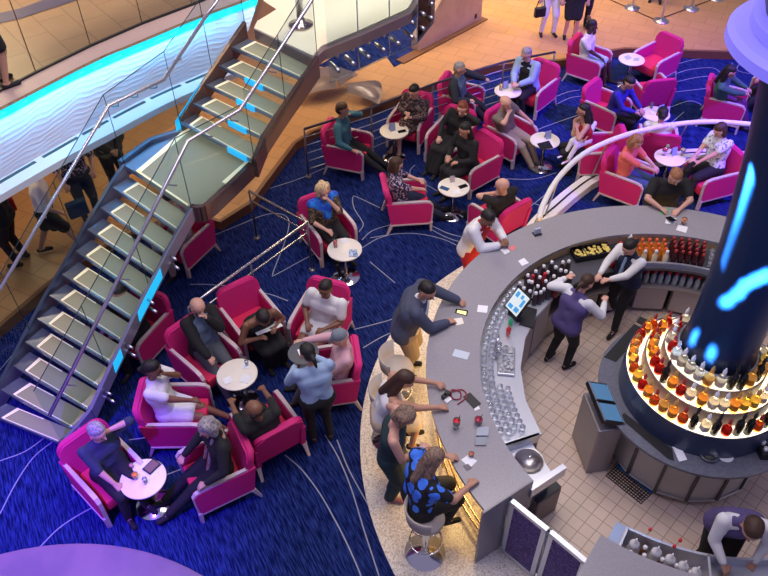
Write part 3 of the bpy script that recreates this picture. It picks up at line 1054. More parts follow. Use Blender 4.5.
# dark refuse bin under the ledge
t = thing('waste_bin', 'dark square waste bin under the steel ledge near the end of the bar', 'bin', at(538, 512, 0), D(35))
bm = bmn()
box(bm, (0, 0.08, 0.24), (0.36, 0.36, 0.46), bev=0.02)
obj('bin_body', bm, mat('bin_brown', (0.20, 0.15, 0.14), 0.5), t)
bm = bmn()
box(bm, (0, 0.08, 0.485), (0.34, 0.34, 0.03))
box(bm, (0, 0.08, 0.50), (0.36, 0.02, 0.02))
obj('bin_opening', bm, black, t)

# ribbed purple screen gates between the two counters
screen = mat('screen_purple', (0.10, 0.06, 0.20), 0.4)
g0, g1, g2 = at(512, 500, 1.05), at(548, 529, 1.05), at(588, 562, 1.05)
for i, (a, b) in enumerate(((g0, g1), (at(551, 531, 1.05), g2))):
    a = Vector((a.x, a.y, 0)); b = Vector((b.x, b.y, 0))
    d = (b-a)
    L = d.length
    t = thing('gate_panel', ['aluminium framed gate panel with purple ribs hinged to the end of the bar', 'aluminium framed gate panel with purple ribs nearest the camera'][i], 'gate', a, math.atan2(d.y, d.x), 'ribbed gate panels at the bar opening')
    bm = bmn()
    for z, h in ((0.06, 0.06), (1.02, 0.05)):
        box(bm, (L/2, 0, z), (L, 0.05, h))
    box(bm, (0.025, 0, 0.54), (0.05, 0.05, 0.96))
    box(bm, (L-0.025, 0, 0.54), (0.05, 0.05, 0.96))
    obj('frame', bm, alu, t)
    bm = bmn()
    nn = 16
    for k in range(nn):
        z = 0.10+0.88*(k+0.5)/nn
        tube(bm, [(0.05, 0, z), (L-0.05, 0, z)], 0.026, 8)
    obj('ribbed_screen', bm, noisy('screen_weave', (0.06, 0.035, 0.12), (0.15, 0.09, 0.28), 40, 0.5), t, 'edge')
    bm = bmn()
    tube(bm, [(-0.03, 0.02, 0.1), (-0.03, 0.02, 1.0)], 0.014, 8)
    for z in (0.12, 0.22, 0.9, 1.0):
        tube(bm, [(-0.03, 0.02, z), (0.02, 0.02, z)], 0.02, 8)
    obj('hinge', bm, steel, t, True)
# second counter at the bottom right
bar2 = thing('bar_counter', 'short piece of grey bar counter at the bottom, with the bottle well', 'bar counter', pol(2.7, 236))
bo2 = Vector(bar2.location)
def W2(o):
    o.location = -bo2
    return o
bm = bmn()
ring(bm, BC, 2.42, 3.03, 1.03, 1.07, D(232.5), D(300), 60)
W2(obj('countertop', bm, ctop, bar2))
bm = bmn()
ring(bm, BC, 2.46, 2.62, 0.012, 1.03, D(232.5), D(300), 60)
W2(obj('bar_front', bm, cgrey, bar2))
bm = bmn()
ring(bm, BC, 2.10, 2.42, 0.12, 0.66, D(237), D(300), 60)
W2(obj('cabinet', bm, cabm, bar2))
bm = bmn()
ring(bm, BC, 2.10, 2.125, 0.66, 0.92, D(237), D(300), 60)
ring(bm, BC, 2.40, 2.42, 0.66, 0.92, D(237), D(300), 60)
for x in (237, 257.5, 276):
    wall_along(bm, [pol(2.11, x), pol(2.41, x)], 0.66, 0.92, 0.02)
W2(obj('well_rim', bm, alu, bar2))
bm = bmn()
wall_along(bm, [pol(2.10, 235.2), pol(2.46, 235.2)], 0.86, 0.90, 0.10)
W2(obj('side_tray', bm, mat('tray_blue', (0.35, 0.42, 0.58), 0.3, 0.3), bar2))
bm = bmn()
ring(bm, BC, 2.12, 2.40, 0.78, 0.80, D(258), D(276), 20)
W2(obj('ice_lid', bm, steel, bar2))

# ---------------------------------------------------------------- column, island, tiers of bottles
gloss = mat('column_lacquer', (0.007, 0.026, 0.085), 0.30, spec=0.25)
col = thing('column', 'huge glossy dark blue column rising from the bottle island', 'column', IC)
bm = bmn()
lathe(bm, [(0.0, 1.70), (0.385, 1.70), (0.36, 1.95), (0.352, 2.2), (0.358, 2.7), (0.375, 3.1), (0.41, 3.6), (0.455, 4.1), (0.54, 4.7), (0.68, 5.3), (0.9, 5.8)], 96)
obj('shaft', bm, gloss, col, True)
bm = bmn()
lathe(bm, [(0.39, 1.70), (0.42, 1.70), (0.42, 1.73), (0.39, 1.73)], 64)
obj('base_ring', bm, steel, col, True)
lil = mat('drum_lilac', (0.20, 0.18, 0.60), 0.5, emit=(0.20, 0.17, 1.0), es=0.5)
# luminous drum up the column
drum = thing('light_drum', 'large lilac glowing drum round the top of the column', 'light fixture', IC+Vector((0, 0, 5.03)))
bm = bmn()
RD = 0.90
lathe(bm, [(0.6, 0.0), (RD-0.05, 0.0), (RD, 0.02), (RD, 0.10), (RD-0.04, 0.14), (0.62, 0.16), (0.60, 0.16)], 96)
obj('drum_body', bm, lil, drum, 'edge')
bm = bmn()
lathe(bm, [(0.60, 0.16), (0.76, 0.16), (0.76, 0.24), (0.72, 0.26), (0.60, 0.26)], 96)
obj('inner_step', bm, lil, drum, 'edge')
# the island
isl = thing('bottle_island', 'round back bar island with three glowing tiers and a dark grey counter', 'back bar', IC)
top_g = noisy('island_grey', (0.12, 0.125, 0.16), (0.15, 0.155, 0.19), 30, 0.3)
bm = bmn()
ring(bm, (0, 0, 0), 0.80, 1.09, 0.915, 0.95, seg=96)
obj('island_countertop', bm, top_g, isl)
bm = bmn()
lathe(bm, [(0.0, 0.10), (0.87, 0.10), (0.87, 0.915), (0, 0.915)], 16, a0=D(12), a1=D(372))
obj('island_body', bm, mat('island_panel', (0.46, 0.44, 0.42), 0.4, 0.1), isl)
for k in range(16):
    an = D(12+22.5*k)
    bm = bmn()
    p = Vector((math.cos(an)*0.872, math.sin(an)*0.872, 0))
    box(bm, p+Vector((0, 0, .505)), (0.035, 0.035, 0.80), an)
    obj('island_upright', bm, mat('upright_dark', (0.05, 0.045, 0.05), 0.4), isl)
bm = bmn()
lathe(bm, [(0.82, 0.017), (0.82, 0.10)], 48)
obj('plinth', bm, black, isl)
bm = bmn()
for k in range(16):
    an0, an1 = D(12+22.5*k+1.5), D(12+22.5*(k+1)-1.5)
    tube(bm, [(0.885*math.cos(an0), 0.885*math.sin(an0), 0.115), (0.885*math.cos(an1), 0.885*math.sin(an1), 0.115)], 0.012, 6)
obj('kick_rail', bm, alu, isl)
band = mat('tier_band', (0.03, 0.045, 0.10), 0.3)
taupe = mat('tier_riser', (0.22, 0.18, 0.17), 0.5)
shelfm = mat('lit_shelf', (1, 0.9, 0.7), 0.5, emit=(1.0, 0.84, 0.58), es=1.6)
TI = [(0.865, 0.70, 1.28, 0.95), (0.69, 0.54, 1.46, 1.28), (0.53, 0.39, 1.62, 1.46)]
for j, (ro, ri, z, zb) in enumerate(TI):
    bm = bmn()
    ring(bm, (0, 0, 0), ro-0.015, ro, zb, z+0.015, seg=96)
    t = obj('tier', bm, band if j == 0 else taupe, isl)
    bm = bmn()
    ring(bm, (0, 0, 0), ri-0.02, ro-0.016, z-0.02, z, seg=96)
    obj('lit_shelf', bm, shelfm, t)
    for k in range(10):
        bm = bmn()
        an = D(36*k+5*j)
        box(bm, ((ri+0.004)*math.cos(an), (ri+0.004)*math.sin(an), z+0.05), (0.006, 0.012, 0.09), an)
        obj('divider', bm, steel, t)
bm = bmn()
lathe(bm, [(0, 1.62), (0.40, 1.62), (0.40, 1.70), (0, 1.70)], 48)
obj('column_seat', bm, taupe, isl)

# bottles ------------------------------------------------------------
def bglass(name, col, tr=0.75):
    return mat('glass_'+name, col, 0.08, trans=tr, ior=1.35)
def make_bottle(kind, label, prof, bodym, capm, labm, group):
    t = thing('liquor_bottle', label, 'bottle', (0, 0, -5), 0, group)
    t.scale = (1.12, 1.12, 1.15)
    bm = bmn()
    lathe(bm, prof, 12)
    obj('bottle_body', bm, bodym, t, True)
    bm = bmn()
    r, z = prof[-2][0]+0.003, prof[-2][1]
    lathe(bm, [(r, z-0.025), (r, z+0.02), (r*0.5, z+0.024), (r*0.45, z+0.05), (0, z+0.052)], 10)
    obj('cap', bm, capm, t, True)
    if labm:
        bm = bmn()
        rb = prof[1][0]+0.0012
        lathe(bm, [(rb, 0.035), (rb, 0.105)], 12)
        obj('paper_label', bm, labm, t, True)
    return t
SLIM = [(0, 0), (0.034, 0), (0.036, 0.006), (0.036, 0.15), (0.030, 0.175), (0.014, 0.20), (0.013, 0.255), (0, 0.256)]
FAT = [(0, 0), (0.044, 0), (0.047, 0.008), (0.047, 0.11), (0.038, 0.14), (0.016, 0.16), (0.015, 0.20), (0, 0.201)]
ROUND = [(0, 0), (0.03, 0), (0.045, 0.02), (0.050, 0.055), (0.046, 0.09), (0.03, 0.12), (0.014, 0.14), (0.013, 0.18), (0, 0.181)]
goldcap = mat('cap_gold', (0.55, 0.30, 0.08), 0.4)
darkredcap = mat('cap_darkred', (0.35, 0.03, 0.03), 0.4)
redcap = mat('cap_red', (0.65, 0.02, 0.03), 0.4)
whitecap = mat('cap_white', (0.8, 0.8, 0.82), 0.4)
labw = mat('label_white', (0.75, 0.72, 0.65), 0.7)
labr = mat('label_red', (0.55, 0.05, 0.03), 0.7)
BK = {
 'a': (FAT, bglass('amber', (0.95, 0.42, 0.06)), goldcap, labw, 'amber'),
 'o': (ROUND, bglass('orange', (1.0, 0.28, 0.03)), darkredcap, labr, 'orange'),
 'r': (ROUND, bglass('red', (0.70, 0.03, 0.015)), darkredcap, labr, 'red'),
 'd': (SLIM, mat('glass_dark', (0.01, 0.012, 0.012), 0.1), black, labw, 'dark'),
 'c': (FAT, bglass('clear', (0.95, 0.95, 0.93), 0.9), whitecap, labw, 'clear'),
 'y': (FAT, bglass('yellow', (1.0, 0.72, 0.12)), goldcap, labw, 'yellow'),
 'g': (SLIM, bglass('green', (0.10, 0.30, 0.08)), black, labw, 'green'),
}
TN = ['lowest', 'middle', 'top']
seqs = ['oaroaayoyraoaaodcdrddoddrddcddgdad', 'raoraarrdarcaccayyccyyagddayad', 'crccrccccacddadaycyyadcady']
protos = {}
ORD = ['first','second','third','fourth','fifth','sixth','seventh','eighth','ninth','tenth','eleventh','twelfth','thirteenth','fourteenth','fifteenth','sixteenth','seventeenth','eighteenth','nineteenth','twentieth','twenty-first','twenty-second','twenty-third','twenty-fourth','twenty-fifth','twenty-sixth','twenty-seventh','twenty-eighth','twenty-ninth','thirtieth']
cnt = {}
def bottle_at(kind, tier, p, an):
    key = (kind, tier)
    prof, bmat_, cm, lm, cn = BK[kind]
    cnt[key] = cnt.get(key, 0)+1
    lab = f'{ORD[cnt[key]-1]} {cn} glass bottle from the back along the {TN[tier]} glowing tier'
    grp = f'{cn} bottles on the {TN[tier]} tier'
    if key not in protos:
        src = protos.get(kind)
        if src is None:
            t = make_bottle(kind, lab, prof, bmat_, cm, lm, grp)
            protos[kind] = t
        else:
            t = copy_tree(src, lab, grp)
        protos[key] = t
        t.location = p
        t.rotation_euler = (0, 0, an)
    else:
        copy_tree(protos[key], lab, grp, loc=p, rz=an)
for j, (ro, ri, z, zb) in enumerate(TI):
    rm = (ro+ri)/2+0.005
    stp = 0.108/rm
    n = int(2*PI/stp)
    c = 0
    for k in range(n):
        an = D(122)+2*PI*k/n
        dg = math.degrees(an)
        if dg > 352:
            continue
        p = IC+Vector((rm*math.cos(an), rm*math.sin(an), z))+Vector((random.uniform(-.008, .008), random.uniform(-.008, .008), 0))
        if proj(p)[0] > 772:
            continue
        bottle_at(seqs[j][c % len(seqs[j])], j, p, random.uniform(0, 6))
        c += 1

# things on the island counter ---------------------------------------
def onisl(px, py, z=0.951):
    return at(px, py, z)
def quad_slab(name, label, cat, px, z, t, m, group=None):
    P = [at(x, y, z) for x, y in px]
    c = sum(P, Vector())/len(P)
    bm = bmn()
    prism(bm, [(p-c)[:2] for p in P], 0, t)
    o = obj(name, bm, m, None, loc=(c.x, c.y, z))
    return tag(o, label, cat, group)
rub = mat('rubber_mat', (0.01, 0.01, 0.012), 0.7)
quad_slab('bar_mat', 'black rubber bar mat at the far left of the island counter', 'mat', [(604,357),(616,362),(645,330),(634,324)], .951, .006, rub)
quad_slab('napkin_holder', 'small black rubber mat piece above the left bar mat on the island', 'mat', [(636,322),(647,328),(651,322),(640,317)], .951, .012, rub)
quad_slab('bar_mat', 'long black rubber bar mat at the front of the island counter', 'mat', [(620,418),(624,413),(672,449),(674,461),(668,459)], .951, .006, rub)
quad_slab('menu_card', 'white folded menu card lying beside the front bar mat on the island', 'card', [(670,442),(677,440),(687,460),(679,462)], .953, .01, paper)
t = thing('mixing_bowl', 'round metal bowl of garnishes beside the white plate on the island counter', 'bowl', at(708, 456, .951))
bm = bmn()
lathe(bm, [(0, 0.004), (0.06, 0.0), (0.09, 0.035), (0.10, 0.05), (0.094, 0.05), (0.06, 0.012), (0, 0.012)], 24)
obj('bowl', bm, steel, t, True)
bm = bmn()
lathe(bm, [(0, 0.045), (0.05, 0.035), (0.07, 0.012), (0, 0.012)], 12, (0.01, 0.0, 0.002))
obj('garnish', bm, mat('lime_black', (0.05, 0.05, 0.04), 0.6), t, True)
bm = bmn()
lathe(bm, [(0, 0.0), (0.05, 0.0), (0.085, 0.012), (0.083, 0.015), (0.05, 0.005), (0, 0.005)], 24)
tag(obj('plate', bm, white, None, True, at(725, 456, .951)), 'round white plate beside the metal bowl on the island counter', 'plate')
t = thing('knife_block', 'black rack of white cups at the right edge of the island counter', 'rack', at(764, 452, .951))
bm = bmn()
box(bm, (0, 0, 0.05), (0.16, 0.2, 0.1), bev=0.01)
obj('rack_body', bm, black, t)
for i in range(4):
    bm = bmn()
    lathe(bm, [(0, 0), (0.02, 0), (0.025, 0.05), (0, 0.05)], 12, (-0.04+0.07*(i % 2), -0.05+0.08*(i//2), 0.10))
    obj('cup', bm, white, t, True)

# point of sale terminal: two touch screens on a steel stand
K = at(600, 400, 1.05)
t = thing('till_stand', 'grey steel stand carrying two blue touch screens beside the island', 'till', at(606, 400, 1.05).xy.to_3d(), D(-83))
bm = bmn()
box(bm, (0, -0.0, 0.44), (0.54, 0.27, 0.84), bev=0.015)
obj('cabinet', bm, mat('till_steel', (0.30, 0.28, 0.29), 0.35, 0.4), t)
scr = mat('screen_blue', (0.05, 0.12, 0.22), 0.15, emit=(0.10, 0.24, 0.42), es=0.45)
for i, x in enumerate((-0.14, 0.14)):
    bm = bmn()
    Mx = Matrix.Translation((x, 0.0, 0.99)) @ Matrix.Rotation(D(-22), 4, 'X')
    box(bm, None, (0.265, 0.28, 0.05), M=Mx)
    s_ = obj('monitor', bm, black, t)
    bm = bmn()
    box(bm, None, (0.225, 0.23, 0.004), M=Mx @ Matrix.Translation((0, 0, 0.027)))
    obj('display', bm, scr, s_)
    for zz in (-0.128, 0.128):
        bm = bmn()
        box(bm, None, (0.265, 0.016, 0.006), M=Mx @ Matrix.Translation((0, zz, 0.027)))
        obj('bezel', bm, alu, s_)
    bm = bmn()
    box(bm, (x, 0.0, 0.91), (0.08, 0.1, 0.12))
    obj('neck', bm, black, s_)
# perforated rubber mat on the tiles
MP = [at(x, y, .017) for x, y in [(606,476),(617,466),(653,488),(641,504)]]
c = sum(MP, Vector())/4
t = thing('floor_mat', 'perforated rubber mat with a blue edge on the tiles at the island foot', 'mat', (c.x, c.y, .017))
e1 = (MP[3]-MP[0]); e2 = (MP[1]-MP[0])
bm = bmn()
nx, ny = 15, 6
for i in range(nx+1):
    a = MP[0]+e1*(i/nx)-c
    b = a+e2
    wall_along(bm, [a, b], 0, 0.012, 0.007)
for j in range(ny+1):
    a = MP[0]+e2*(j/ny)-c
    b = a+e1
    wall_along(bm, [a, b], 0, 0.012, 0.007)
obj('rubber_grid', bm, rub, t)
bm = bmn()
wall_along(bm, [MP[1]-c, MP[1]+e1-c], 0, 0.03, 0.035)
obj('blue_edge', bm, mat('mat_blue', (0.03, 0.16, 0.42), 0.4), t)

# ---------------------------------------------------------------- glassware and bottles inside the main bar
gl = mat('glassware', (0.85, 0.88, 0.95), 0.08, trans=0.85, ior=1.25)
bm = bmn()
lathe(bm, [(0.032, 0.0), (0.034, 0.004), (0.030, 0.11), (0.0, 0.112)], 12)
g0_ = tag(obj('bar_glass', bm, gl, None, True), 'upturned clear glass in the rows on the steel worktop behind the bar', 'glass', 'upturned glasses on the bar worktop')
first = True
RN = ['row closest to the bar counter', 'second row out from the bar counter', 'third row out from the bar counter', 'short row farthest from the bar counter']
for row, r_ in enumerate((2.36, 2.28, 2.20, 2.12)):
    nr = 0
    for x in [i*2.05+(row % 2)*1.0 for i in range(0, 29)]:
        an = 141+x
        if an > 198:
            continue
        if 171 < an < 181 and row > 1 or (an < 165 and row > 1):
            continue
        p = pol(r_, an, 0.901)
        lb = f'{ORD[nr]} upturned clear glass from the order screen, {RN[row]}'
        nr += 1
        if first:
            g0_['label'] = lb
            g0_.location = p
            first = False
        else:
            g = g0_.copy()
            g['label'] = lb
            g.location = p
            C.objects.link(g)
# steel ice bin with its lid, a cocktail shaker and a soda gun
IBc = at(506, 362, 0.905)
t = thing('ice_tray', 'rectangular metal drip tray full of ice on the bar worktop', 'tray', (IBc.x, IBc.y, .901), D(82))
bm = bmn()
box(bm, (0, 0, 0.02), (0.42, 0.20, 0.04), bev=0.008)
obj('tray', bm, steel, t)
bm = bmn()
for i in range(60):
    box(bm, (random.uniform(-.18, .18), random.uniform(-.07, .07), 0.045+random.uniform(0, .015)), (0.028, 0.028, 0.022), random.uniform(0, 3))
ic = obj('ice', bm, mat('ice', (0.8, 0.82, 0.85), 0.1, trans=0.5, ior=1.3), t)
ic['kind'] = 'stuff'
t = thing('bar_tap', 'curved chrome tap beside the ice tray on the bar worktop', 'tap', at(494, 358, .901))
bm = bmn()
tube(bm, smooth_line([(0, 0, 0), (0, 0, 0.18), (0.03, 0.06, 0.26), (0.05, 0.15, 0.24), (0.05, 0.17, 0.18)], 5), 0.014, 8)
obj('spout', bm, chrome, t, True)
bm = bmn()
lathe(bm, [(0, 0.0), (0.035, 0.0), (0.035, 0.015), (0.015, 0.03), (0, 0.03)], 14)
tube(bm, [(0, 0, 0.16), (0.08, -0.01, 0.17)], 0.009, 6)
obj('tap_base', bm, chrome, t, True)
for (px, py, cc, nm) in ((510, 326, (0.03, 0.5, 0.2), 'green'), (508, 334, (0.7, 0.03, 0.04), 'red')):
    bm = bmn()
    lathe(bm, [(0, 0), (0.028, 0), (0.03, 0.09), (0.012, 0.11), (0.006, 0.15), (0, 0.15)], 12)
    tag(obj('squeeze_bottle', bm, mat('squeeze_'+nm, cc, 0.4), None, True, at(px, py, .93)), f'{nm} topped squeeze bottle standing among the glasses behind the bar', 'bottle')
# order terminal screen behind the counter
SP = [at(503, 291, 1.32), at(515, 284, 1.32)]
t = thing('order_screen', 'black framed order screen with a lit display behind the bar counter', 'monitor', at(516, 316, .901), D(-60))
bm = bmn()
Mx = Matrix.Translation((0, 0, 0.24)) @ Matrix.Rotation(D(52), 4, 'X')
box(bm, None, (0.25, 0.31, 0.03), M=Mx)
obj('monitor_frame', bm, blackg, t)
bm = bmn()
box(bm, None, (0.22, 0.28, 0.004), M=Mx @ Matrix.Translation((0, 0, 0.017)))
dsp = obj('display', bm, mat('disp_pale', (0.6, 0.7, 0.7), 0.3, emit=(0.62, 0.68, 0.62), es=0.45), t)
bm = bmn()
for (x, y, w_, h_) in ((-0.06, 0.08, 0.05, 0.07), (0.02, 0.09, 0.04, 0.05), (0.07, 0.03, 0.04, 0.10), (-0.05, -0.09, 0.07, 0.05), (0.05, -0.08, 0.07, 0.06)):
    box(bm, None, (w_, h_, 0.003), M=Mx @ Matrix.Translation((x, y, 0.0205)))
obj('display_key', bm, mat('disp_blue', (0.05, 0.3, 0.6), 0.3, emit=(0.05, 0.30, 0.6), es=0.45), dsp)
bm = bmn()
tube(bm, [(0, 0.02, 0), (0, 0.02, 0.2)], 0.03, 10)
box(bm, (0, 0.02, 0.01), (0.2, 0.16, 0.02))
obj('stand', bm, black, t)
quad_slab('card_terminal', 'black keypad terminal on the steel worktop beside the order screen', 'terminal', [(519,325),(533,329),(537,311),(524,307)], .901, .03, black)
# white capped bottles in the speed rack
bm = bmn()
lathe(bm, [(0, 0), (0.033, 0), (0.035, 0.01), (0.035, 0.14), (0.014, 0.18), (0.013, 0.2), (0, 0.2)], 12)
def rack_bottle(bodym, capm, label, group):
    t = thing('rack_bottle', label, 'bottle', (0, 0, -5), 0, group)
    bm = bmn()
    lathe(bm, [(0, 0), (0.033, 0), (0.035, 0.01), (0.035, 0.13), (0.016, 0.17), (0.015, 0.2), (0, 0.2)], 12)
    obj('bottle_body', bm, bodym, t, True)
    bm = bmn()
    lathe(bm, [(0.021, 0.185), (0.022, 0.215), (0.012, 0.225), (0, 0.226)], 12)
    obj('cap', bm, capm, t, True)
    return t
bm.free()
def rack(proto, pts, how='from the left'):
    pts = sorted(pts, key=lambda p: proj(p)[0])
    base = proto['label']
    one = len(pts) == 1
    for i, p in enumerate(pts):
        lab = base if one else f'{base}, {ORD[i]} {how}'
        if i == 0:
            proto.location = p
            proto['label'] = lab
        else:
            copy_tree(proto, lab, loc=p, rz=random.uniform(0, 6))
wc = rack_bottle(mat('glass_smoky', (0.05, 0.035, 0.04), 0.2), whitecap, 'white capped dark bottle in the rack by the order screen', 'white capped bottles behind the bar')
P_ = [at(x, y, 0.905+.2) for x, y in [(524,288),(532,282),(540,277),(548,272),(556,267),(563,262),(530,291),(538,286),(546,281),(554,276),(561,270),(536,293),(544,289),(552,284),(559,279),(528,275),(536,271),(544,266),(552,262),(569,261),(566,271),(571,273),(529,281),(520,283),(549,287),(541,292)]]
rack(wc, [Vector((p.x, p.y, .90)) for p in P_])
wr = rack_bottle(mat('glass_rosy', (0.4, 0.05, 0.05), 0.2), redcap, 'red capped bottle among the white capped ones', 'red capped bottles in the white capped rack')
rack(wr, [Vector((p.x, p.y, .90)) for p in [at(x, y, 1.1) for x, y in [(533,276),(545,274),(557,285)]]])
# tray of cut fruit
t = thing('garnish_tray', 'black tray of lemon wedges set into the bar worktop', 'tray', at(591, 254, .9), D(12))
bm = bmn()
box(bm, (0, 0, 0.01), (0.52, 0.20, 0.02))
for y in (-0.1, 0.1):
    box(bm, (0, y, 0.04), (0.52, 0.012, 0.07))
for x in (-0.26, -0.1, 0.08, 0.26):
    box(bm, (x, 0, 0.04), (0.012, 0.2, 0.07))
obj('tray', bm, black, t)
lem = mat('lemon', (0.80, 0.62, 0.16), 0.6)
bm = bmn()
for i in range(46):
    x = random.uniform(-.24, .24)
    lathe(bm, [(0, -0.012), (0.024, -0.004), (0.024, 0.006), (0, 0.012)], 7, (x, random.uniform(-.075, .075), 0.05+random.uniform(0, .02)))
lw = obj('lemon_wedges', bm, lem, t, True)
lw['kind'] = 'stuff'
# juice bottles in the well: orange ones left, dark red ones right, then empty glasses
def well(kindm, capm, label, group, a0, a1, n, rows):
    p0 = rack_bottle(kindm, capm, label, group)
    pts = []
    for r_ in rows:
        for k in range(n):
            an = a0+(a1-a0)*(k+.5)/n
            pts.append(pol(r_, an, .881))
    rack(p0, pts)
well(mat('juice_orange', (0.9, 0.35, 0.05), 0.2, trans=0.3), mat('cap_orange', (0.8, 0.12, 0.03), 0.4), 'orange juice bottle in the steel bottle well', 'orange juice bottles in the well', 94, 82, 5, (2.10, 2.19, 2.28))
well(mat('juice_cream', (0.85, 0.70, 0.45), 0.3), whitecap, 'cream coloured bottle at the front of the well', 'cream bottles in the well', 93, 81, 3, (2.05,))
well(mat('juice_dark', (0.06, 0.015, 0.02), 0.2), darkredcap, 'red capped dark bottle in the steel bottle well', 'dark bottles in the well', 81, 69, 5, (2.08, 2.17, 2.26, 2.34))
g1p = []
for k in range(4):
    for r_ in (2.08, 2.17, 2.26, 2.35):
        g1p.append(pol(r_, 67-k*2.2, .881))
for i, p in enumerate(g1p):
    g = g0_.copy()
    g.location = p
    g['label'] = f'clear tumbler right of the bottle well, {ORD[i//4]} column from the left, {ORD[i%4]} from the front'
    g['group'] = 'glasses right of the bottle well'
    C.objects.link(g)
rl = rack_bottle(bglass('pale', (0.75, 0.85, 0.85), 0.6), redcap, 'clear red pourer bottle on the lower bar shelf', 'red pourer bottles on the lower shelf')
rack(rl, [pol(2.03, 96-k*2.7, .53) for k in range(13)])
rb_ = rack_bottle(mat('glass_navy', (0.02, 0.05, 0.22), 0.1), redcap, 'dark blue bottle on the lower bar shelf', 'blue bottles on the lower shelf')
rack(rb_, [pol(2.09, 84-k*4, .53) for k in range(3)])
# pots and tins between the bartenders and the well
for (px, py, r_, h_, cc, nm, lab) in (
    (611, 262, .05, .12, (0.55, 0.03, 0.03), 'jar', 'round red lidded jar beside the juice bottles behind the bar'),
    (612, 250, .04, .14, (0.02, 0.02, 0.02), 'jar', 'black jar behind the red lidded jar'),
    (628, 243, .035, .22, (0.8, 0.8, 0.85), 'squeeze_bottle', 'tall white squeeze bottle behind the dark haired bartender'),
    (622, 255, .045, .15, (0.6, 0.62, 0.75), 'jug', 'pale plastic jug beside the white squeeze bottle'),
    (637, 247, .05, .10, (0.03, 0.03, 0.03), 'jar', 'low black jar next to the white squeeze bottle'),
    (620, 243, .04, .10, (0.5, 0.04, 0.04), 'jar', 'small red jar left of the white squeeze bottle')):
    bm = bmn()
    lathe(bm, [(0, 0), (r_, 0), (r_, h_*.7), (r_*.5, h_*.85), (r_*.3, h_), (0, h_)], 16)
    tag(obj(nm, bm, mat('pot_%d' % px, cc, 0.35), None, True, at(px, py+4, .881)), lab, 'jar' if nm == 'jar' else 'bottle')

# bottom right well: clear squeeze bottles in steel wells
sqm = mat('squeeze_clear', (0.75, 0.68, 0.68), 0.25, trans=0.3, ior=1.2)
def squeeze(label, group):
    t = thing('squeeze_bottle', label, 'bottle', (0, 0, -5), 0, group)
    bm = bmn()
    lathe(bm, [(0, 0), (0.052, 0), (0.054, 0.01), (0.054, 0.19), (0.045, 0.215), (0.045, 0.23), (0.0, 0.232)], 18)
    obj('bottle_body', bm, sqm, t, True)
    bm = bmn()
    lathe(bm, [(0.047, 0.225), (0.047, 0.25), (0.03, 0.27), (0.013, 0.30), (0.007, 0.345), (0, 0.345)], 16)
    obj('nozzle', bm, whitecap, t, True)
    return t
q0 = squeeze('pale squeeze bottle in the lower steel well', 'squeeze bottles in the lower well')
pts = [at(x, y, .92) for x, y in [(635, 543), (657, 551), (671, 558), (684, 565), (697, 571)]]
rack(q0, [Vector((p.x, p.y, .66)) for p in pts])
q1 = rack_bottle(mat('glass_brownish', (0.25, 0.10, 0.05), 0.2), whitecap, 'small brown bottle between the squeeze bottles', 'small bottles in the lower well')
rack(q1, [Vector((p.x, p.y, .66)) for p in [at(x, y, .85) for x, y in [(645,548),(644,556),(662,560),(676,566),(630,553),(690,573)]]])
for i, (px, py) in enumerate([(650, 530), (680, 541), (674, 547)]):
    bm = bmn()
    lathe(bm, [(0.0, 0), (0.018, 0.0), (0.015, 0.03), (0, 0.035)], 10)
    o = tag(obj('red_pourer', bm, redcap, None, True, at(px, py, .921)), 'small red pour cap on the far rim of the lower well, ' + ['the left one', 'the right one', 'the middle one'][i], 'cap')

# ---------------------------------------------------------------- things on the bar counter
Z = 1.071
quad_slab('napkin', 'white square napkin on the grey bar near the woman in the white jacket', 'napkin', [(518,261),(524,258),(529,263),(522,266)], Z, .003, paper)
quad_slab('napkin', 'white square napkin on the grey bar in front of the man in the suit', 'napkin', [(478,305),(488,306),(487,313),(477,312)], Z, .003, paper)
quad_slab('menu_card', 'pale blue menu card lying in the middle of the long grey bar', 'card', [(455,349),(470,353),(467,360),(452,356)], Z, .004, mat('menu_blue', (0.55, 0.62, 0.70), 0.5))
t = quad_slab('mobile_phone', 'black phone with a bright yellow screen in front of the man in the suit', 'phone', [(456,309),(468,311),(467,316),(455,313)], Z, .01, blackg)
quad_slab('phone_display', 'lit yellow display', 'x', [(457.5,310),(466.5,311.6),(466,315),(456.6,312.6)], Z+.0101, .001, mat('lit_yellow', (.8, .7, .3), .3, emit=(0.9, 0.75, 0.25), es=0.9))
ph = bpy.data.objects['phone_display']
del ph['category']
mw = ph.location-t.location
ph.parent = t
ph.location = mw
quad_slab('napkin', 'crumpled cream napkin below the bright phone on the bar', 'napkin', [(454,319),(462,318),(464,324),(456,326)], Z, .008, cream)
t = quad_slab('bill_wallet', 'black bill wallet with a white slip on the bar beside the camera strap', 'wallet', [(463,397),(470,393),(481,404),(474,409)], Z, .012, black)
w2 = quad_slab('receipt', 'white slip', 'x', [(473,407),(478,405),(480,409),(475,411)], Z, .004, paper)
del w2['category']
mw = w2.location-t.location
w2.parent = t
w2.location = mw
quad_slab('napkin', 'white napkin under the small glass near the bar end', 'napkin', [(461,460),(468,455),(477,461),(470,468)], Z, .003, paper)
quad_slab('coaster', 'dark coaster touching the white napkin near the bar end', 'coaster', [(463,466),(468,464),(472,468),(467,471)], Z, .006, mat('coaster', (0.15, 0.14, 0.16), .6))
quad_slab('drinks_menu', 'folded pale menu with blue stripes standing behind the two red cocktails', 'menu', [(477,429),(489,428),(488,437),(476,437)], Z, .03, mat('menu_grey', (0.36, 0.40, 0.48), .5))
quad_slab('drinks_menu', 'grey menu block lying near the tealight glow at the bar', 'menu', [(475,438),(487,438),(486,446),(475,446)], Z, .02, mat('menu_grey2', (0.26, 0.28, 0.33), .5))
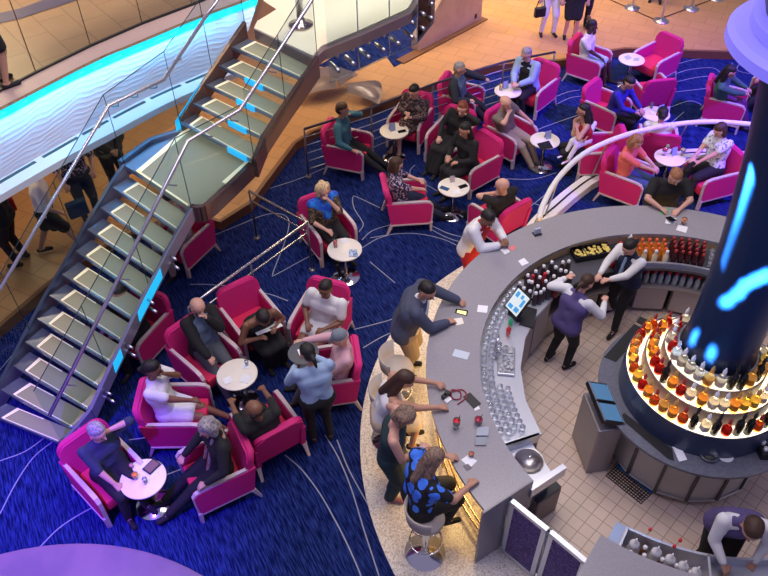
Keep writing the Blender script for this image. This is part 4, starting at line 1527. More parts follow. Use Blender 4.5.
quad_slab('paper_slip', 'red and white slip beside the phone of the woman in the white jacket', 'paper', [(508,248),(513,245),(517,248),(512,251)], Z, .003, mat('slip_red', (0.7, 0.2, 0.2), .6))
t = quad_slab('mobile_phone', 'white phone in front of the woman in the white jacket', 'phone', [(500,250),(505,247),(510,252),(505,255)], Z, .01, white)
quad_slab('green_napkin', 'green napkin in front of the woman in black at the far side of the bar', 'napkin', [(660,208),(669,208),(668,215),(660,214)], Z, .003, mat('napkin_green', (0.12, 0.45, 0.15), .7))
quad_slab('napkin', 'white slip under the amber drink at the far side of the bar', 'napkin', [(678,225),(688,227),(686,233),(676,230)], Z, .003, paper)
quad_slab('coaster', 'white card in front of the hands of the woman in black', 'card', [(666,218),(676,219),(675,225),(665,224)], Z, .012, paper)
t = thing('cube_holder', 'small pale blue menu cube alone on the grey bar near the white barrier', 'menu holder', at(537, 234, Z), D(20))
bm = bmn()
box(bm, (0, 0, 0.05), (0.09, 0.03, 0.10))
obj('menu_stand', bm, mat('pale_blue_card', (0.40, 0.45, 0.62), 0.5), t)
bm = bmn()
box(bm, (0, 0, 0.006), (0.11, 0.09, 0.012))
obj('stand_foot', bm, black, t)
def cup(name, label, cat, px, py, z, r, h, liquid, level=0.75, stem=False, group=None, straw=False):
    t = thing(name, label, cat, at(px, py, z), 0, group)
    bm = bmn()
    if stem:
        lathe(bm, [(0, 0), (0.03, 0), (0.005, 0.008), (0.005, 0.05), (r, 0.08), (r*1.05, h), (r*1.05-.003, h), (r-.004, 0.084), (0, 0.06)], 14)
    else:
        lathe(bm, [(0, 0), (r*.8, 0), (r, h), (r-.003, h), (r*.78, 0.006), (0, 0.006)], 14)
    obj('glass_bowl', bm, mat('thin_glass', (0.9, 0.93, 0.96), 0.05, trans=0.9, ior=1.15), t, True)
    if liquid:
        bm = bmn()
        z0 = 0.085 if stem else 0.008
        lathe(bm, [(0, z0), (r*.76, z0), (r*.92, h*level), (0, h*level)], 12)
        obj('drink', bm, liquid, t, True)
    if straw:
        bm = bmn()
        tube(bm, [(0, 0, 0.02), (r*.8, 0.01, h+0.07)], 0.004, 6)
        obj('straw', bm, black, t)
    return t
redd = mat('drink_red', (0.65, 0.02, 0.03), 0.2)
ord_ = mat('drink_orange', (0.85, 0.25, 0.05), 0.2)
yel = mat('drink_lime', (0.45, 0.60, 0.12), 0.3)
amb = mat('drink_amber', (0.7, 0.35, 0.08), 0.2)
cup('cocktail_glass', 'stemmed glass of bright red cocktail nearest the camera strap', 'glass', 456, 428, Z, .04, .14, redd, .9, True, straw=True)
cup('tumbler', 'square tumbler of dark red drink in front of the striped menu', 'glass', 478, 424, Z, .045, .09, mat('drink_darkred', (0.35, 0.01, 0.05), .2), .9, straw=True)
cup('tumbler', 'small glass of amber drink beside the napkin near the bar end', 'glass', 471, 456, Z, .03, .05, mat('drink_rose', (0.5, 0.15, 0.08), .2), .8)
cup('tumbler', 'glass of orange drink at the far side of the bar', 'glass', 683, 224, Z, .035, .10, ord_, .85)
# camera with a long red strap
t = thing('camera', 'small black camera with its long strap curled on the bar', 'camera', at(446, 397, Z), D(40))
bm = bmn()
box(bm, (0, 0, 0.03), (0.11, 0.05, 0.06), bev=0.006)
lathe(bm, [(0, 0), (0.025, 0), (0.025, 0.04), (0, 0.04)], 14, (0.0, 0.0, 0.06))
obj('camera_body', bm, black, t)
bm = bmn()
box(bm, (-0.02, -0.05, 0.012), (0.08, 0.05, 0.02))
obj('white_case', bm, white, t)
bm = bmn()
tube(bm, smooth_line([(0.05, 0, .02), (0.12, 0.02, .01), (0.16, -0.06, .01), (0.10, -0.12, .01), (0.04, -0.08, .01), (0.08, 0.0, .015), (0.2, -0.05, .01), (0.17, -0.15, .01), (0.02, -0.16, .01)], 6), 0.008, 6)
obj('strap', bm, mat('strap_red', (0.25, 0.02, 0.04), 0.6), t, True)
# ================================================================ LOUNGE FURNITURE
pink = noisy('pink_fabric', (0.54, 0.008, 0.15), (0.60, 0.014, 0.18), 90, 0.75)
seatred = noisy('red_seat_fabric', (0.58, 0.010, 0.07), (0.64, 0.016, 0.09), 90, 0.75)
lacq = mat('pale_lacquer', (0.55, 0.45, 0.47), 0.4)
def rbox_profile(w, h, r, n=5):
    pts = []
    for cx, cz, a0 in ((w/2-r, h-r, 0), (-w/2+r, h-r, 90)):
        for k in range(n+1):
            a = D(a0+90*k/n)
            pts.append((cx+r*math.cos(a), cz+r*math.sin(a)))
    pts += [(-w/2, 0), (w/2, 0)]
    return pts
def make_chair():
    t = thing('lounge_chair', 'x', 'armchair', (0, 0, -9), 0, 'pink lounge chairs')
    # seat cushion
    bm = bmn()
    box(bm, (0, 0.03, 0.325), (0.50, 0.60, 0.17), bev=0.035)
    obj('seat', bm, seatred, t, 'edge')
    # back: rounded slab leaning backwards
    bm = bmn()
    prof = rbox_profile(0.66, 0.64, 0.12)
    lean = 0.20
    F_, B_ = [], []
    for x, z in prof:
        curve = -0.06*(1-(abs(x)/0.33)**2)
        F_.append(bm.verts.new((x, -0.24+curve*0.5-z*lean, 0.22+z)))
        B_.append(bm.verts.new((x*0.98, -0.335+curve*0.9-z*lean*0.95, 0.22+z*0.985)))
    bm.faces.new(F_)
    bm.faces.new(B_[::-1])
    n = len(F_)
    for i in range(n):
        bm.faces.new((F_[i], B_[i], B_[(i+1) % n], F_[(i+1) % n]))
    es = [e for e in bm.edges if len(e.link_faces) == 2 and any(len(f.verts) > 4 for f in e.link_faces)]
    bmesh.ops.bevel(bm, geom=es, offset=0.02, segments=2, affect='EDGES')
    obj('backrest', bm, pink, t, 'edge')
    for s in (-1, 1):
        x = s*0.325
        # side panel
        bm = bmn()
        side = [(-0.36, 0.20), (0.31, 0.17), (0.335, 0.52), (0.28, 0.575), (-0.28, 0.60), (-0.43, 0.62)]
        A = [bm.verts.new((x-s*0.045, y, z)) for y, z in side]
        B = [bm.verts.new((x+s*0.022, y, z)) for y, z in side]
        bm.faces.new(A)
        bm.faces.new(B[::-1])
        for i in range(6):
            bm.faces.new((A[i], A[(i+1) % 6], B[(i+1) % 6], B[i]))
        ar = obj('armrest', bm, pink, t)
        # pale lacquered arm band along the top and down the front into the foot
        bm = bmn()
        path = [(-0.34, 0.615), (-0.05, 0.605), (0.22, 0.590), (0.295, 0.570), (0.335, 0.52), (0.335, 0.40), (0.325, 0.22), (0.330, 0.0)]
        wd = [0.020, 0.025, 0.027, 0.026, 0.024, 0.022, 0.021, 0.014]
        prev = None
        for i, (y, z) in enumerate(path):
            y0, z0 = path[max(i-1, 0)]
            y1, z1 = path[min(i+1, len(path)-1)]
            L = math.hypot(y1-y0, z1-z0)
            ny, nz = (z1-z0)/L, -(y1-y0)/L
            ny, nz = -ny, -nz
            hw = wd[i]
            q = [bm.verts.new((x-s*0.01+dx*hw, y+ny*dn, z+nz*dn)) for dx, dn in ((-1, -0.004), (1, -0.004), (1, 0.020), (-1, 0.020))]
            if prev:
                for k in range(4):
                    bm.faces.new((prev[k], prev[(k+1) % 4], q[(k+1) % 4], q[k]))
            else:
                bm.faces.new(q)
            prev = q
        bm.faces.new(prev[::-1])
        obj('arm_band', bm, lacq, ar)
        bm = bmn()
        slab(bm, [(x+s*0.024, -0.36, 0.185), (x+s*0.024, 0.32, 0.155), (x+s*0.024, 0.32, 0.180), (x+s*0.024, -0.36, 0.21)], 0.012)
        obj('bottom_rail', bm, lacq, ar)
        for y, dy in ((0.325, 0.0), (-0.34, -0.08)):
            bm = bmn()
            top = [(x-s*0.028, y-0.028), (x+s*0.03, y-0.028), (x+s*0.03, y+0.022), (x-s*0.028, y+0.022)]
            bot = [(x-s*0.005, y+dy-0.016), (x+s*0.03, y+dy-0.016), (x+s*0.03, y+dy+0.012), (x-s*0.005, y+dy+0.012)]
            T = [bm.verts.new((p[0], p[1], 0.20)) for p in top]
            Bt = [bm.verts.new((p[0], p[1], 0.0)) for p in bot]
            bm.faces.new(T)
            bm.faces.new(Bt[::-1])
            for i in range(4):
                bm.faces.new((T[i], T[(i+1) % 4], Bt[(i+1) % 4], Bt[i]))
            obj('leg', bm, lacq, t)
    bm = bmn()
    box(bm, (0, -0.02, 0.225), (0.60, 0.60, 0.05))
    obj('seat_base', bm, mat('seat_base_dark', (0.10, 0.01, 0.03), .7), t)
    return t
chair0 = make_chair()
chair_used = [False]
SEATS = {}
def chair_ab(key, a, b, label, z=0.60):
    A, B = at(*a, z), at(*b, z)
    r = (B-A)
    r.z = 0
    r.normalize()
    f = Vector((-r.y, r.x, 0))
    c = (A+B)/2-f*0.29
    return chair_cf(key, c, f, label)
def chair_cv(key, px, v, label):
    c = at(*px, 0.42)
    f = at(px[0]+v[0], px[1]+v[1], 0.42)-c
    return chair_cf(key, c, f, label)
def chair_cf(key, c, f, label):
    rz = math.atan2(f.y, f.x)-PI/2
    loc = Vector((c.x, c.y, 0.0))
    if not chair_used[0]:
        chair_used[0] = True
        o = chair0
        o.location = loc
        o.rotation_euler = (0, 0, rz)
        o.scale = (.93, .93, .95)
        o['label'] = label
    else:
        o = copy_tree(chair0, label, 'pink lounge chairs', loc=loc, rz=rz)
    SEATS[key] = (loc, rz)
    return o
chair_ab('A1', (146, 458), (90, 501), 'pink armchair of the grey haired man in the dark shirt, nearest the stair foot')
chair_ab('A2', (205, 384), (199, 421), 'pink armchair of the woman in the white dress left of the napkin strewn table')
chair_ab('A3', (194, 493), (177, 450), 'pink armchair of the woman with the patterned scarf, front left of the lounge')
chair_ab('A4', (229, 411), (276, 387), 'pink armchair seen from behind, holding the bald man in black')
chair_ab('A5', (238, 346), (200, 374), 'pink armchair of the bald bearded man in the dark cardigan')
chair_ab('A6', (284, 314), (240, 336), 'pink armchair of the woman in the black dress reading a paper')
chair_ab('A7', (332, 333), (287, 321), 'pink armchair of the woman in the white lace dress')
chair_ab('A8', (303, 384), (300, 350), 'pink armchair of the man in the pale pink shirt and grey cap')
chair_ab('B1', (356, 222), (318, 237), 'pink armchair of the curly blonde woman in the blue shawl')
chair_cv('C14', (350, 147), (33, 5), 'pink armchair of the man in the teal sweater by the railing corner')
chair_ab('C15', (421, 125), (386, 117), 'pink armchair of the woman in the dark patterned dress with crossed arms')
chair_cv('C16', (463, 99), (30, 6), 'pink armchair of the man in the blue grey shirt left of the upper round table')
chair_ab('C17', (461, 143), (424, 131), 'pink armchair of the red haired woman in black')
chair_ab('C18', (474, 170), (446, 151), 'pink armchair of the long haired woman in black beside the small table')
chair_cv('C19', (409, 199), (30, -3), 'pink armchair of the woman in the floral blouse')
chair_ab('C20', (467, 203), (503, 184), 'pink armchair seen from behind, holding the bald man in the black shirt')
chair_cv('D21', (533, 88), (-16, 11), 'pink armchair of the woman in the light blue jacket')
chair_ab('E22', (538, 124), (514, 140), 'pink armchair of the bald man in the grey polo shirt')
chair_cv('E24', (596, 151), (-30, 0), 'pink armchair of the woman cuddling a child in white')
chair_ab('E28', (633, 97), (614, 113), 'pink armchair of the man in the royal blue sweater')
chair_cv('C31', (657, 141), (-3, -30), 'pink armchair seen from behind between the two right hand tables, person in white in it')
chair_ab('C30', (655, 164), (642, 184), 'pink armchair of the woman in the coral top')
chair_ab('C32', (711, 182), (684, 156), 'pink armchair of the woman in the white and blue blouse')
chair_ab('C33', (749, 88), (745, 106), 'magenta armchair of the person in the green top at the right edge')
chair_ab('C25', (612, 49), (600, 62), 'magenta armchair of the man in the white shirt and blue shorts')
chair_ab('C26', (661, 62), (634, 49), 'empty magenta armchair facing the viewer right of the far round table')
chair_ab('C27', (629, 73), (661, 70), 'empty magenta armchair seen from behind, nearest the man in royal blue')
chair_cv('S10', (182, 238), (-26, 22), 'pink armchair half hidden behind the stair near the landing')
chair_cv('S11', (137, 330), (-20, 20), 'pink armchair mostly hidden behind the lower stair flight')
chair_cv('R34', (776, 88), (-30, 4), 'magenta armchair almost wholly behind the column at the right edge')

# tables
def make_table():
    t = thing('cocktail_table', 'x', 'table', (0, 0, -9), 0, 'round cocktail tables')
    bm = bmn()
    lathe(bm, [(0, 0.525), (0.235, 0.525), (0.249, 0.532), (0.249, 0.546), (0.244, 0.55), (0, 0.55)], 48)
    obj('tabletop', bm, cream, t, 'edge')
    bm = bmn()
    lathe(bm, [(0.028, 0.02), (0.028, 0.50), (0.10, 0.52), (0.10, 0.525)], 20)
    obj('pedestal', bm, mat('dark_chrome', (0.25, 0.25, 0.28), 0.25, 1.0), t, True)
    bm = bmn()
    lathe(bm, [(0, 0.03), (0.03, 0.03), (0.06, 0.016), (0.20, 0.008), (0.205, 0.0), (0, 0)], 40)
    obj('base_disc', bm, chrome, t, True)
    return t
tab0 = make_table()
TB = [((143.0, 478.3), 'round cocktail table with an orange drink and a tablet, front left on its shiny base'),
      ((237, 374), 'round cocktail table strewn with white napkins in the middle of the big group'),
      ((344.6, 249), 'round cocktail table of the blonde woman in blue'),
      ((394.1, 130.3), 'round cocktail table in front of the woman in the patterned dress'),
      ((453.8, 186.7), 'round cocktail table with two phones and a small card'),
      ((508, 90.5), 'round cocktail table nearest the middle of the walkway railing, with a gold drink'),
      ((545, 140), 'round cocktail table with a dark tablet in front of the man in grey'),
      ((631.8, 59), 'farthest round cocktail table, beside the man in the white shirt'),
      ((655.6, 113.5), 'round cocktail table in front of the man in royal blue'),
      ((670, 157), 'round cocktail table with red and green cocktails')]
for i, (p, lab) in enumerate(TB):
    P = at(*p, .55)
    P.z = 0
    if i == 0:
        tab0.location = P
        tab0['label'] = lab
    else:
        copy_tree(tab0, lab, 'round cocktail tables', loc=P)
ZT = .551
bluemenu = mat('menu_card_blue', (0.30, 0.38, 0.66), 0.5)
def tent(px, py, label, m=bluemenu, rz=0.4, s=1.0, z=ZT):
    t = thing('menu_stand', label, 'menu', at(px, py, z), rz, 'menu stands on the tables')
    bm = bmn()
    slab(bm, [(-.05*s, -.035, 0), (.05*s, -.035, 0), (.05*s, -.003, .14*s), (-.05*s, -.003, .14*s)], 0.003)
    obj('front_leaf', bm, m, t)
    bm = bmn()
    slab(bm, [(-.05*s, .035, 0), (.05*s, .035, 0), (.05*s, .003, .14*s), (-.05*s, .003, .14*s)], 0.003)
    obj('back_leaf', bm, m, t)
    return t
def phone(px, py, label, rz=0.3, z=ZT, m=blackg):
    bm = bmn()
    box(bm, (0, 0, 0.005), (0.075, 0.145, 0.009), bev=0.003)
    return tag(obj('mobile_phone', bm, m, None, loc=at(px, py, z), rot=rz), label, 'phone')
def napk(px, py, label, rz=0.3, s=0.10, m=paper, z=ZT):
    bm = bmn()
    box(bm, (0, 0, 0.003), (s, s, 0.006))
    box(bm, (s*.1, s*.12, 0.008), (s*.7, s*.6, 0.005), 0.3)
    return tag(obj('napkin', bm, m, None, loc=at(px, py, z), rot=rz), label, 'napkin')
# front left table
t = thing('tablet_case', 'black cased tablet with a dull brown screen on the front left table', 'tablet', at(152, 467, ZT), D(-35))
bm = bmn()
box(bm, (0, 0, 0.008), (0.13, 0.17, 0.014), bev=0.004)
obj('case', bm, black, t)
bm = bmn()
box(bm, (0, 0, 0.0165), (0.10, 0.14, 0.002))
obj('display', bm, mat('dull_screen', (0.22, 0.14, 0.12), .15), t)
quad_slab('place_card', 'white folder under the tablet on the front left table', 'paper', [(139,468),(146,459),(160,470),(153,480)], ZT-.0005, .004, paper)
cup('tumbler', 'orange drink in a tumbler on the front left table', 'glass', 136, 478, ZT, .035, .08, ord_, .9)
cup('tumbler', 'small pink drink near the far rim of the front left table', 'glass', 132, 467, ZT, .026, .05, mat('drink_pink', (.7, .25, .3), .3), .8)
cup('tumbler', 'clear glass by the folder on the front left table', 'glass', 146, 483, ZT, .028, .09, None)
napk(227.5, 380.5, 'white napkin lying lower left on the napkin strewn table', 0.5)
napk(246, 379, 'white napkin lying lower right on the napkin strewn table', -0.3, .12)
napk(246, 365.5, 'white napkin lying upper right on the napkin strewn table', 0.1)
cup('tumbler', 'empty glass standing on the upper right napkin of the strewn table', 'glass', 247, 365, ZT+.014, .026, .08, None)
napk(344.5, 241, 'white napkin at the far rim of the blonde woman\'s table', 0.6)
cup('tumbler', 'glass of pink drink on the blonde woman\'s table', 'glass', 335.5, 247, ZT, .033, .12, mat('drink_rose2', (.6, .12, .14), .3), .85)
quad_slab('magazine', 'small picture card in blue and white on the blonde woman\'s table', 'card', [(349,250),(357,250),(358,257),(349,257)], ZT, .01, noisy('card_print', (0.65, 0.72, 0.85), (0.08, 0.2, 0.45), 40, .5))
tent(392, 130, 'pale blue menu stand on the patterned dress woman\'s table')
phone(402, 131.5, 'black phone beside the pale blue menu stand', 1.9)
phone(444.5, 188.5, 'blue lit phone at the left of the two phone table', 1.0, m=mat('phone_blue', (0.03, 0.10, 0.22), .15))
phone(463, 186.5, 'black phone at the right of the two phone table', -1.1)
tent(452, 181, 'small pale menu card standing on the two phone table', mat('menu_pale', (.45, .38, .42), .5), 0.1, .7)
napk(457, 192, 'white napkin between the two phones', 0.2)
tent(505, 88, 'blue menu stand on the gold drink table')
cup('cocktail_glass', 'glass of gold drink on the table by the walkway railing', 'glass', 500.5, 90, ZT, .035, .12, mat('drink_gold', (.75, .5, .12), .3), .9)
cup('cocktail_glass', 'glass of red drink near the hands of the woman in light blue', 'glass', 513, 84, ZT, .035, .12, mat('drink_red2', (.75, .12, .08), .3), .9)
quad_slab('tablet', 'dark tablet lying on the table in front of the man in grey', 'tablet', [(537,144),(549,141),(553,148),(541,150)], ZT, .01, blackg)
tent(547.5, 138, 'blue grey menu stand on the dark tablet table')
quad_slab('napkin', 'napkin with green print left on the farthest table', 'napkin', [(624,57),(629,55),(632,58),(627,60)], ZT, .004, mat('print_greyblue', (.40, .48, .50), .5))
quad_slab('napkin', 'napkin with green print right on the farthest table', 'napkin', [(634,58),(639,58),(639,61),(633,61)], ZT, .004, mat('print_green', (.35, .50, .35), .5))
tent(660, 112, 'blue menu stand on the table of the man in royal blue')
cup('tumbler', 'dark drink on the table of the man in royal blue', 'glass', 651, 108, ZT, .032, .10, mat('drink_navy', (.03, .03, .10), .2), .9)
napk(652, 113, 'white napkin on the table of the man in royal blue', .2)
tent(673, 154.5, 'blue menu stand between the red and green cocktails')
cup('cocktail_glass', 'bright red cocktail on the table of the woman in coral', 'glass', 663.5, 155, ZT, .042, .12, redd, .9, True)
cup('cocktail_glass', 'lime green cocktail on the table of the woman in coral', 'glass', 681.5, 155, ZT, .042, .12, yel, .9, True)
cup('tumbler', 'pale yellow drink behind the red cocktail', 'glass', 667, 149, ZT, .032, .09, mat('drink_pale', (.6, .55, .3), .3), .9)

# bar stools
stoolm = mat('stool_pad', (0.40, 0.36, 0.33), 0.6)
def make_stool():
    t = thing('bar_stool', 'x', 'bar stool', (0, 0, -9), 0, 'bar stools along the counter')
    bm = bmn()
    lathe(bm, [(0, 0.70), (0.17, 0.70), (0.185, 0.73), (0.17, 0.77), (0, 0.78)], 28)
    obj('seat', bm, stoolm, t, True)
    bm = bmn()
    lathe(bm, [(0.16, 0.74), (0.215, 0.78), (0.235, 0.98), (0.22, 0.99), (0.20, 0.80), (0.15, 0.76)], 18, a0=D(200), a1=D(340))
    r = obj('backrest', bm, stoolm, t, True)
    bm = bmn()
    lathe(bm, [(0.22, 0.0), (0.22, 0.012), (0.05, 0.04), (0.035, 0.07), (0.035, 0.70)], 28)
    obj('pedestal', bm, chrome, t, True)
    bm = bmn()
    tube(bm, [(0.17*math.cos(D(k)), 0.17*math.sin(D(k)), 0.28) for k in range(0, 360, 15)], 0.011, 8, closed=True)
    for k in (90, 210, 330):
        tube(bm, [(0.03*math.cos(D(k)), 0.03*math.sin(D(k)), 0.28), (0.17*math.cos(D(k)), 0.17*math.sin(D(k)), 0.28)], 0.008, 6)
    obj('foot_ring', bm, chrome, t, True)
    return t
st0 = make_stool()
STOOLS = {}
for i, (key, hp, lab) in enumerate([('flower', (427, 517), 'bar stool under the woman in the blue flowered blouse'),
                               ('camera', (389, 400), 'bar stool under the woman in the white top with the camera'),
                               ('empty', (398, 366), 'empty bar stool with a pale curved back behind the suited man')]):
    p = at(*hp, .77)
    p.z = .012
    q = BC-p
    rz = math.atan2(q.y, q.x)-PI/2
    STOOLS[key] = (p, rz)
    if i == 0:
        st0.location = p
        st0.rotation_euler = (0, 0, rz)
        st0['label'] = lab
    else:
        copy_tree(st0, lab, 'bar stools along the counter', loc=p, rz=rz)
# ================================================================ PEOPLE
def V(*a):
    return Vector(a)
def cap_(bm, p0, p1, r0, r1=None, seg=12):
    """a closed tapering limb piece with round ends"""
    p0, p1 = Vector(p0), Vector(p1)
    r1 = r0 if r1 is None else r1
    d = p1-p0
    L = d.length
    if L < 1e-4:
        d, L = Vector((0, 0, 1)), 1e-4
    d = d/L
    u, v = frame_of(d)
    st = []
    for k in (0, 1, 2, 3):
        a = D(90*k/3)
        st.append((p0-d*r0*math.cos(a), r0*math.sin(a)))
    for k in (3, 2, 1, 0):
        a = D(90*k/3)
        st.append((p1+d*r1*math.cos(a), r1*math.sin(a)))
    rings = []
    for c, r in st:
        if r < 1e-5:
            rings.append([bm.verts.new(c)])
        else:
            rings.append([bm.verts.new(c+(u*math.cos(2*PI*k/seg)+v*math.sin(2*PI*k/seg))*r) for k in range(seg)])
    for A, B in zip(rings, rings[1:]):
        for k in range(seg):
            k2 = (k+1) % seg
            if len(A) == 1:
                bm.faces.new((A[0], B[k2], B[k]))
            elif len(B) == 1:
                bm.faces.new((A[k], A[k2], B[0]))
            else:
                bm.faces.new((A[k], A[k2], B[k2], B[k]))
def fuse(name, caps, m, parent, vox=0.014, flat=None, smooth_it=4):
    """melt limb pieces into one continuous skin"""
    bm = bmn()
    for c in caps:
        cap_(bm, *c)
    me = bpy.data.meshes.new(name)
    bmesh.ops.recalc_face_normals(bm, faces=bm.faces)
    bm.to_mesh(me)
    bm.free()
    o = bpy.data.objects.new(name, me)
    C.objects.link(o)
    md = o.modifiers.new('r', 'REMESH')
    md.mode = 'VOXEL'
    md.voxel_size = vox
    md.use_smooth_shade = True
    if smooth_it:
        s = o.modifiers.new('s', 'SMOOTH')
        s.factor = 0.5
        s.iterations = smooth_it
    dg = bpy.context.evaluated_depsgraph_get()
    nm = bpy.data.meshes.new_from_object(o.evaluated_get(dg))
    o.modifiers.clear()
    o.data = nm
    bpy.data.meshes.remove(me)
    nm.materials.clear()
    nm.materials.append(m)
    for p in nm.polygons:
        p.use_smooth = True
    o.parent = parent
    return o
def ik(a, b, l1, l2, pole):
    d = b-a
    L = d.length
    mx = (l1+l2)*0.995
    if L > mx:
        b = a+d*(mx/L)
        d = b-a
        L = mx
    x = (l1*l1-l2*l2+L*L)/(2*L)
    h = math.sqrt(max(l1*l1-x*x, 0))
    dn = d/L
    pp = pole-dn*pole.dot(dn)
    if pp.length < 1e-4:
        pp = Vector((0, 1, 0))-dn*dn.y
    pp.normalize()
    return a+dn*x+pp*h, b
SK = {'light': (0.62, 0.34, 0.26), 'tan': (0.48, 0.25, 0.17), 'brown': (0.20, 0.085, 0.05), 'dark': (0.075, 0.032, 0.022)}
HR = {'brown': (0.05, 0.022, 0.012), 'black': (0.008, 0.006, 0.006), 'grey': (0.28, 0.26, 0.26), 'blonde': (0.62, 0.44, 0.24), 'red': (0.20, 0.045, 0.02), 'ash': (0.20, 0.13, 0.09), 'ginger': (0.30, 0.13, 0.06)}
def cl(name, c, rough=0.85):
    return mat('cloth_'+name, c, rough)
WHITE = cl('white', (0.72, 0.72, 0.74)); BLACK = cl('black', (0.010, 0.010, 0.013)); NAVY = cl('navy', (0.015, 0.02, 0.055))
GREY = cl('grey', (0.10, 0.105, 0.12)); TEAL = cl('teal', (0.045, 0.16, 0.22)); LBLUE = cl('light_blue', (0.30, 0.42, 0.62))
JEANS = cl('jeans', (0.05, 0.09, 0.22)); KHAKI = cl('khaki', (0.30, 0.24, 0.19)); OLIVE = cl('grey_olive', (0.16, 0.13, 0.12))
PURP = cl('purple_vest', (0.09, 0.065, 0.19)); CORAL = cl('coral', (0.78, 0.16, 0.14)); GREEN = cl('green', (0.04, 0.12, 0.09))
PINKS = cl('pink_shirt', (0.62, 0.36, 0.42)); ROYAL = cl('royal', (0.02, 0.02, 0.25)); DKGREEN = cl('dark_green', (0.012, 0.035, 0.045))
DRED = cl('dark_red', (0.4, 0.01, 0.02)); SUIT = cl('suit', (0.055, 0.065, 0.115)); SLATE = cl('slate', (0.03, 0.045, 0.08))
FLOR = noisy('cloth_floral', (0.02, 0.015, 0.05), (0.55, 0.42, 0.55), 28, 0.85, lo=0.52, hi=0.58)
FLOW = noisy('cloth_white_floral', (0.70, 0.72, 0.78), (0.18, 0.22, 0.42), 22, 0.85, lo=0.55, hi=0.6)
PATT = noisy('cloth_dark_pattern', (0.03, 0.02, 0.035), (0.22, 0.14, 0.13), 26, 0.85, lo=0.5, hi=0.6)
BROC = noisy('cloth_brocade', (0.03, 0.02, 0.02), (0.16, 0.11, 0.06), 30, 0.85, lo=0.5, hi=0.55)
SHAWL = noisy('cloth_blue_shawl', (0.01, 0.06, 0.55), (0.02, 0.22, 0.75), 12, 0.8)
SCARF = noisy('cloth_scarf', (0.40, 0.10, 0.04), (0.30, 0.28, 0.25), 30, 0.8, lo=.45, hi=.5)
def flowermat():
    m = mat('cloth_blue_flowers', (0.006, 0.006, 0.01), 0.85)
    nt = m.node_tree
    b = nt.nodes['Principled BSDF']
    tc = nt.nodes.new('ShaderNodeTexCoord')
    nz = nt.nodes.new('ShaderNodeTexNoise')
    nz.inputs['Scale'].default_value = 14
    mx = nt.nodes.new('ShaderNodeVectorMath')
    mx.operation = 'MULTIPLY_ADD'
    mx.inputs[1].default_value = (0.035, 0.035, 0.035)
    vo = nt.nodes.new('ShaderNodeTexVoronoi')
    vo.inputs['Scale'].default_value = 8.5
    vo.inputs['Randomness'].default_value = 0.6
    nt.links.new(tc.outputs['Object'], nz.inputs['Vector'])
    nt.links.new(nz.outputs['Color'], mx.inputs[0])
    nt.links.new(tc.outputs['Object'], mx.inputs[2])
    nt.links.new(mx.outputs[0], vo.inputs['Vector'])
    r = nt.nodes.new('ShaderNodeValToRGB')
    r.color_ramp.interpolation = 'CONSTANT'
    r.color_ramp.elements[0].color = (0.05, 0.20, 0.85, 1)
    r.color_ramp.elements[1].position = 0.50
    r.color_ramp.elements[1].color = (0.006, 0.006, 0.012, 1)
    nt.links.new(vo.outputs['Distance'], r.inputs[0])
    nt.links.new(r.outputs[0], b.inputs['Base Color'])
    return m
BLUEFL = flowermat()
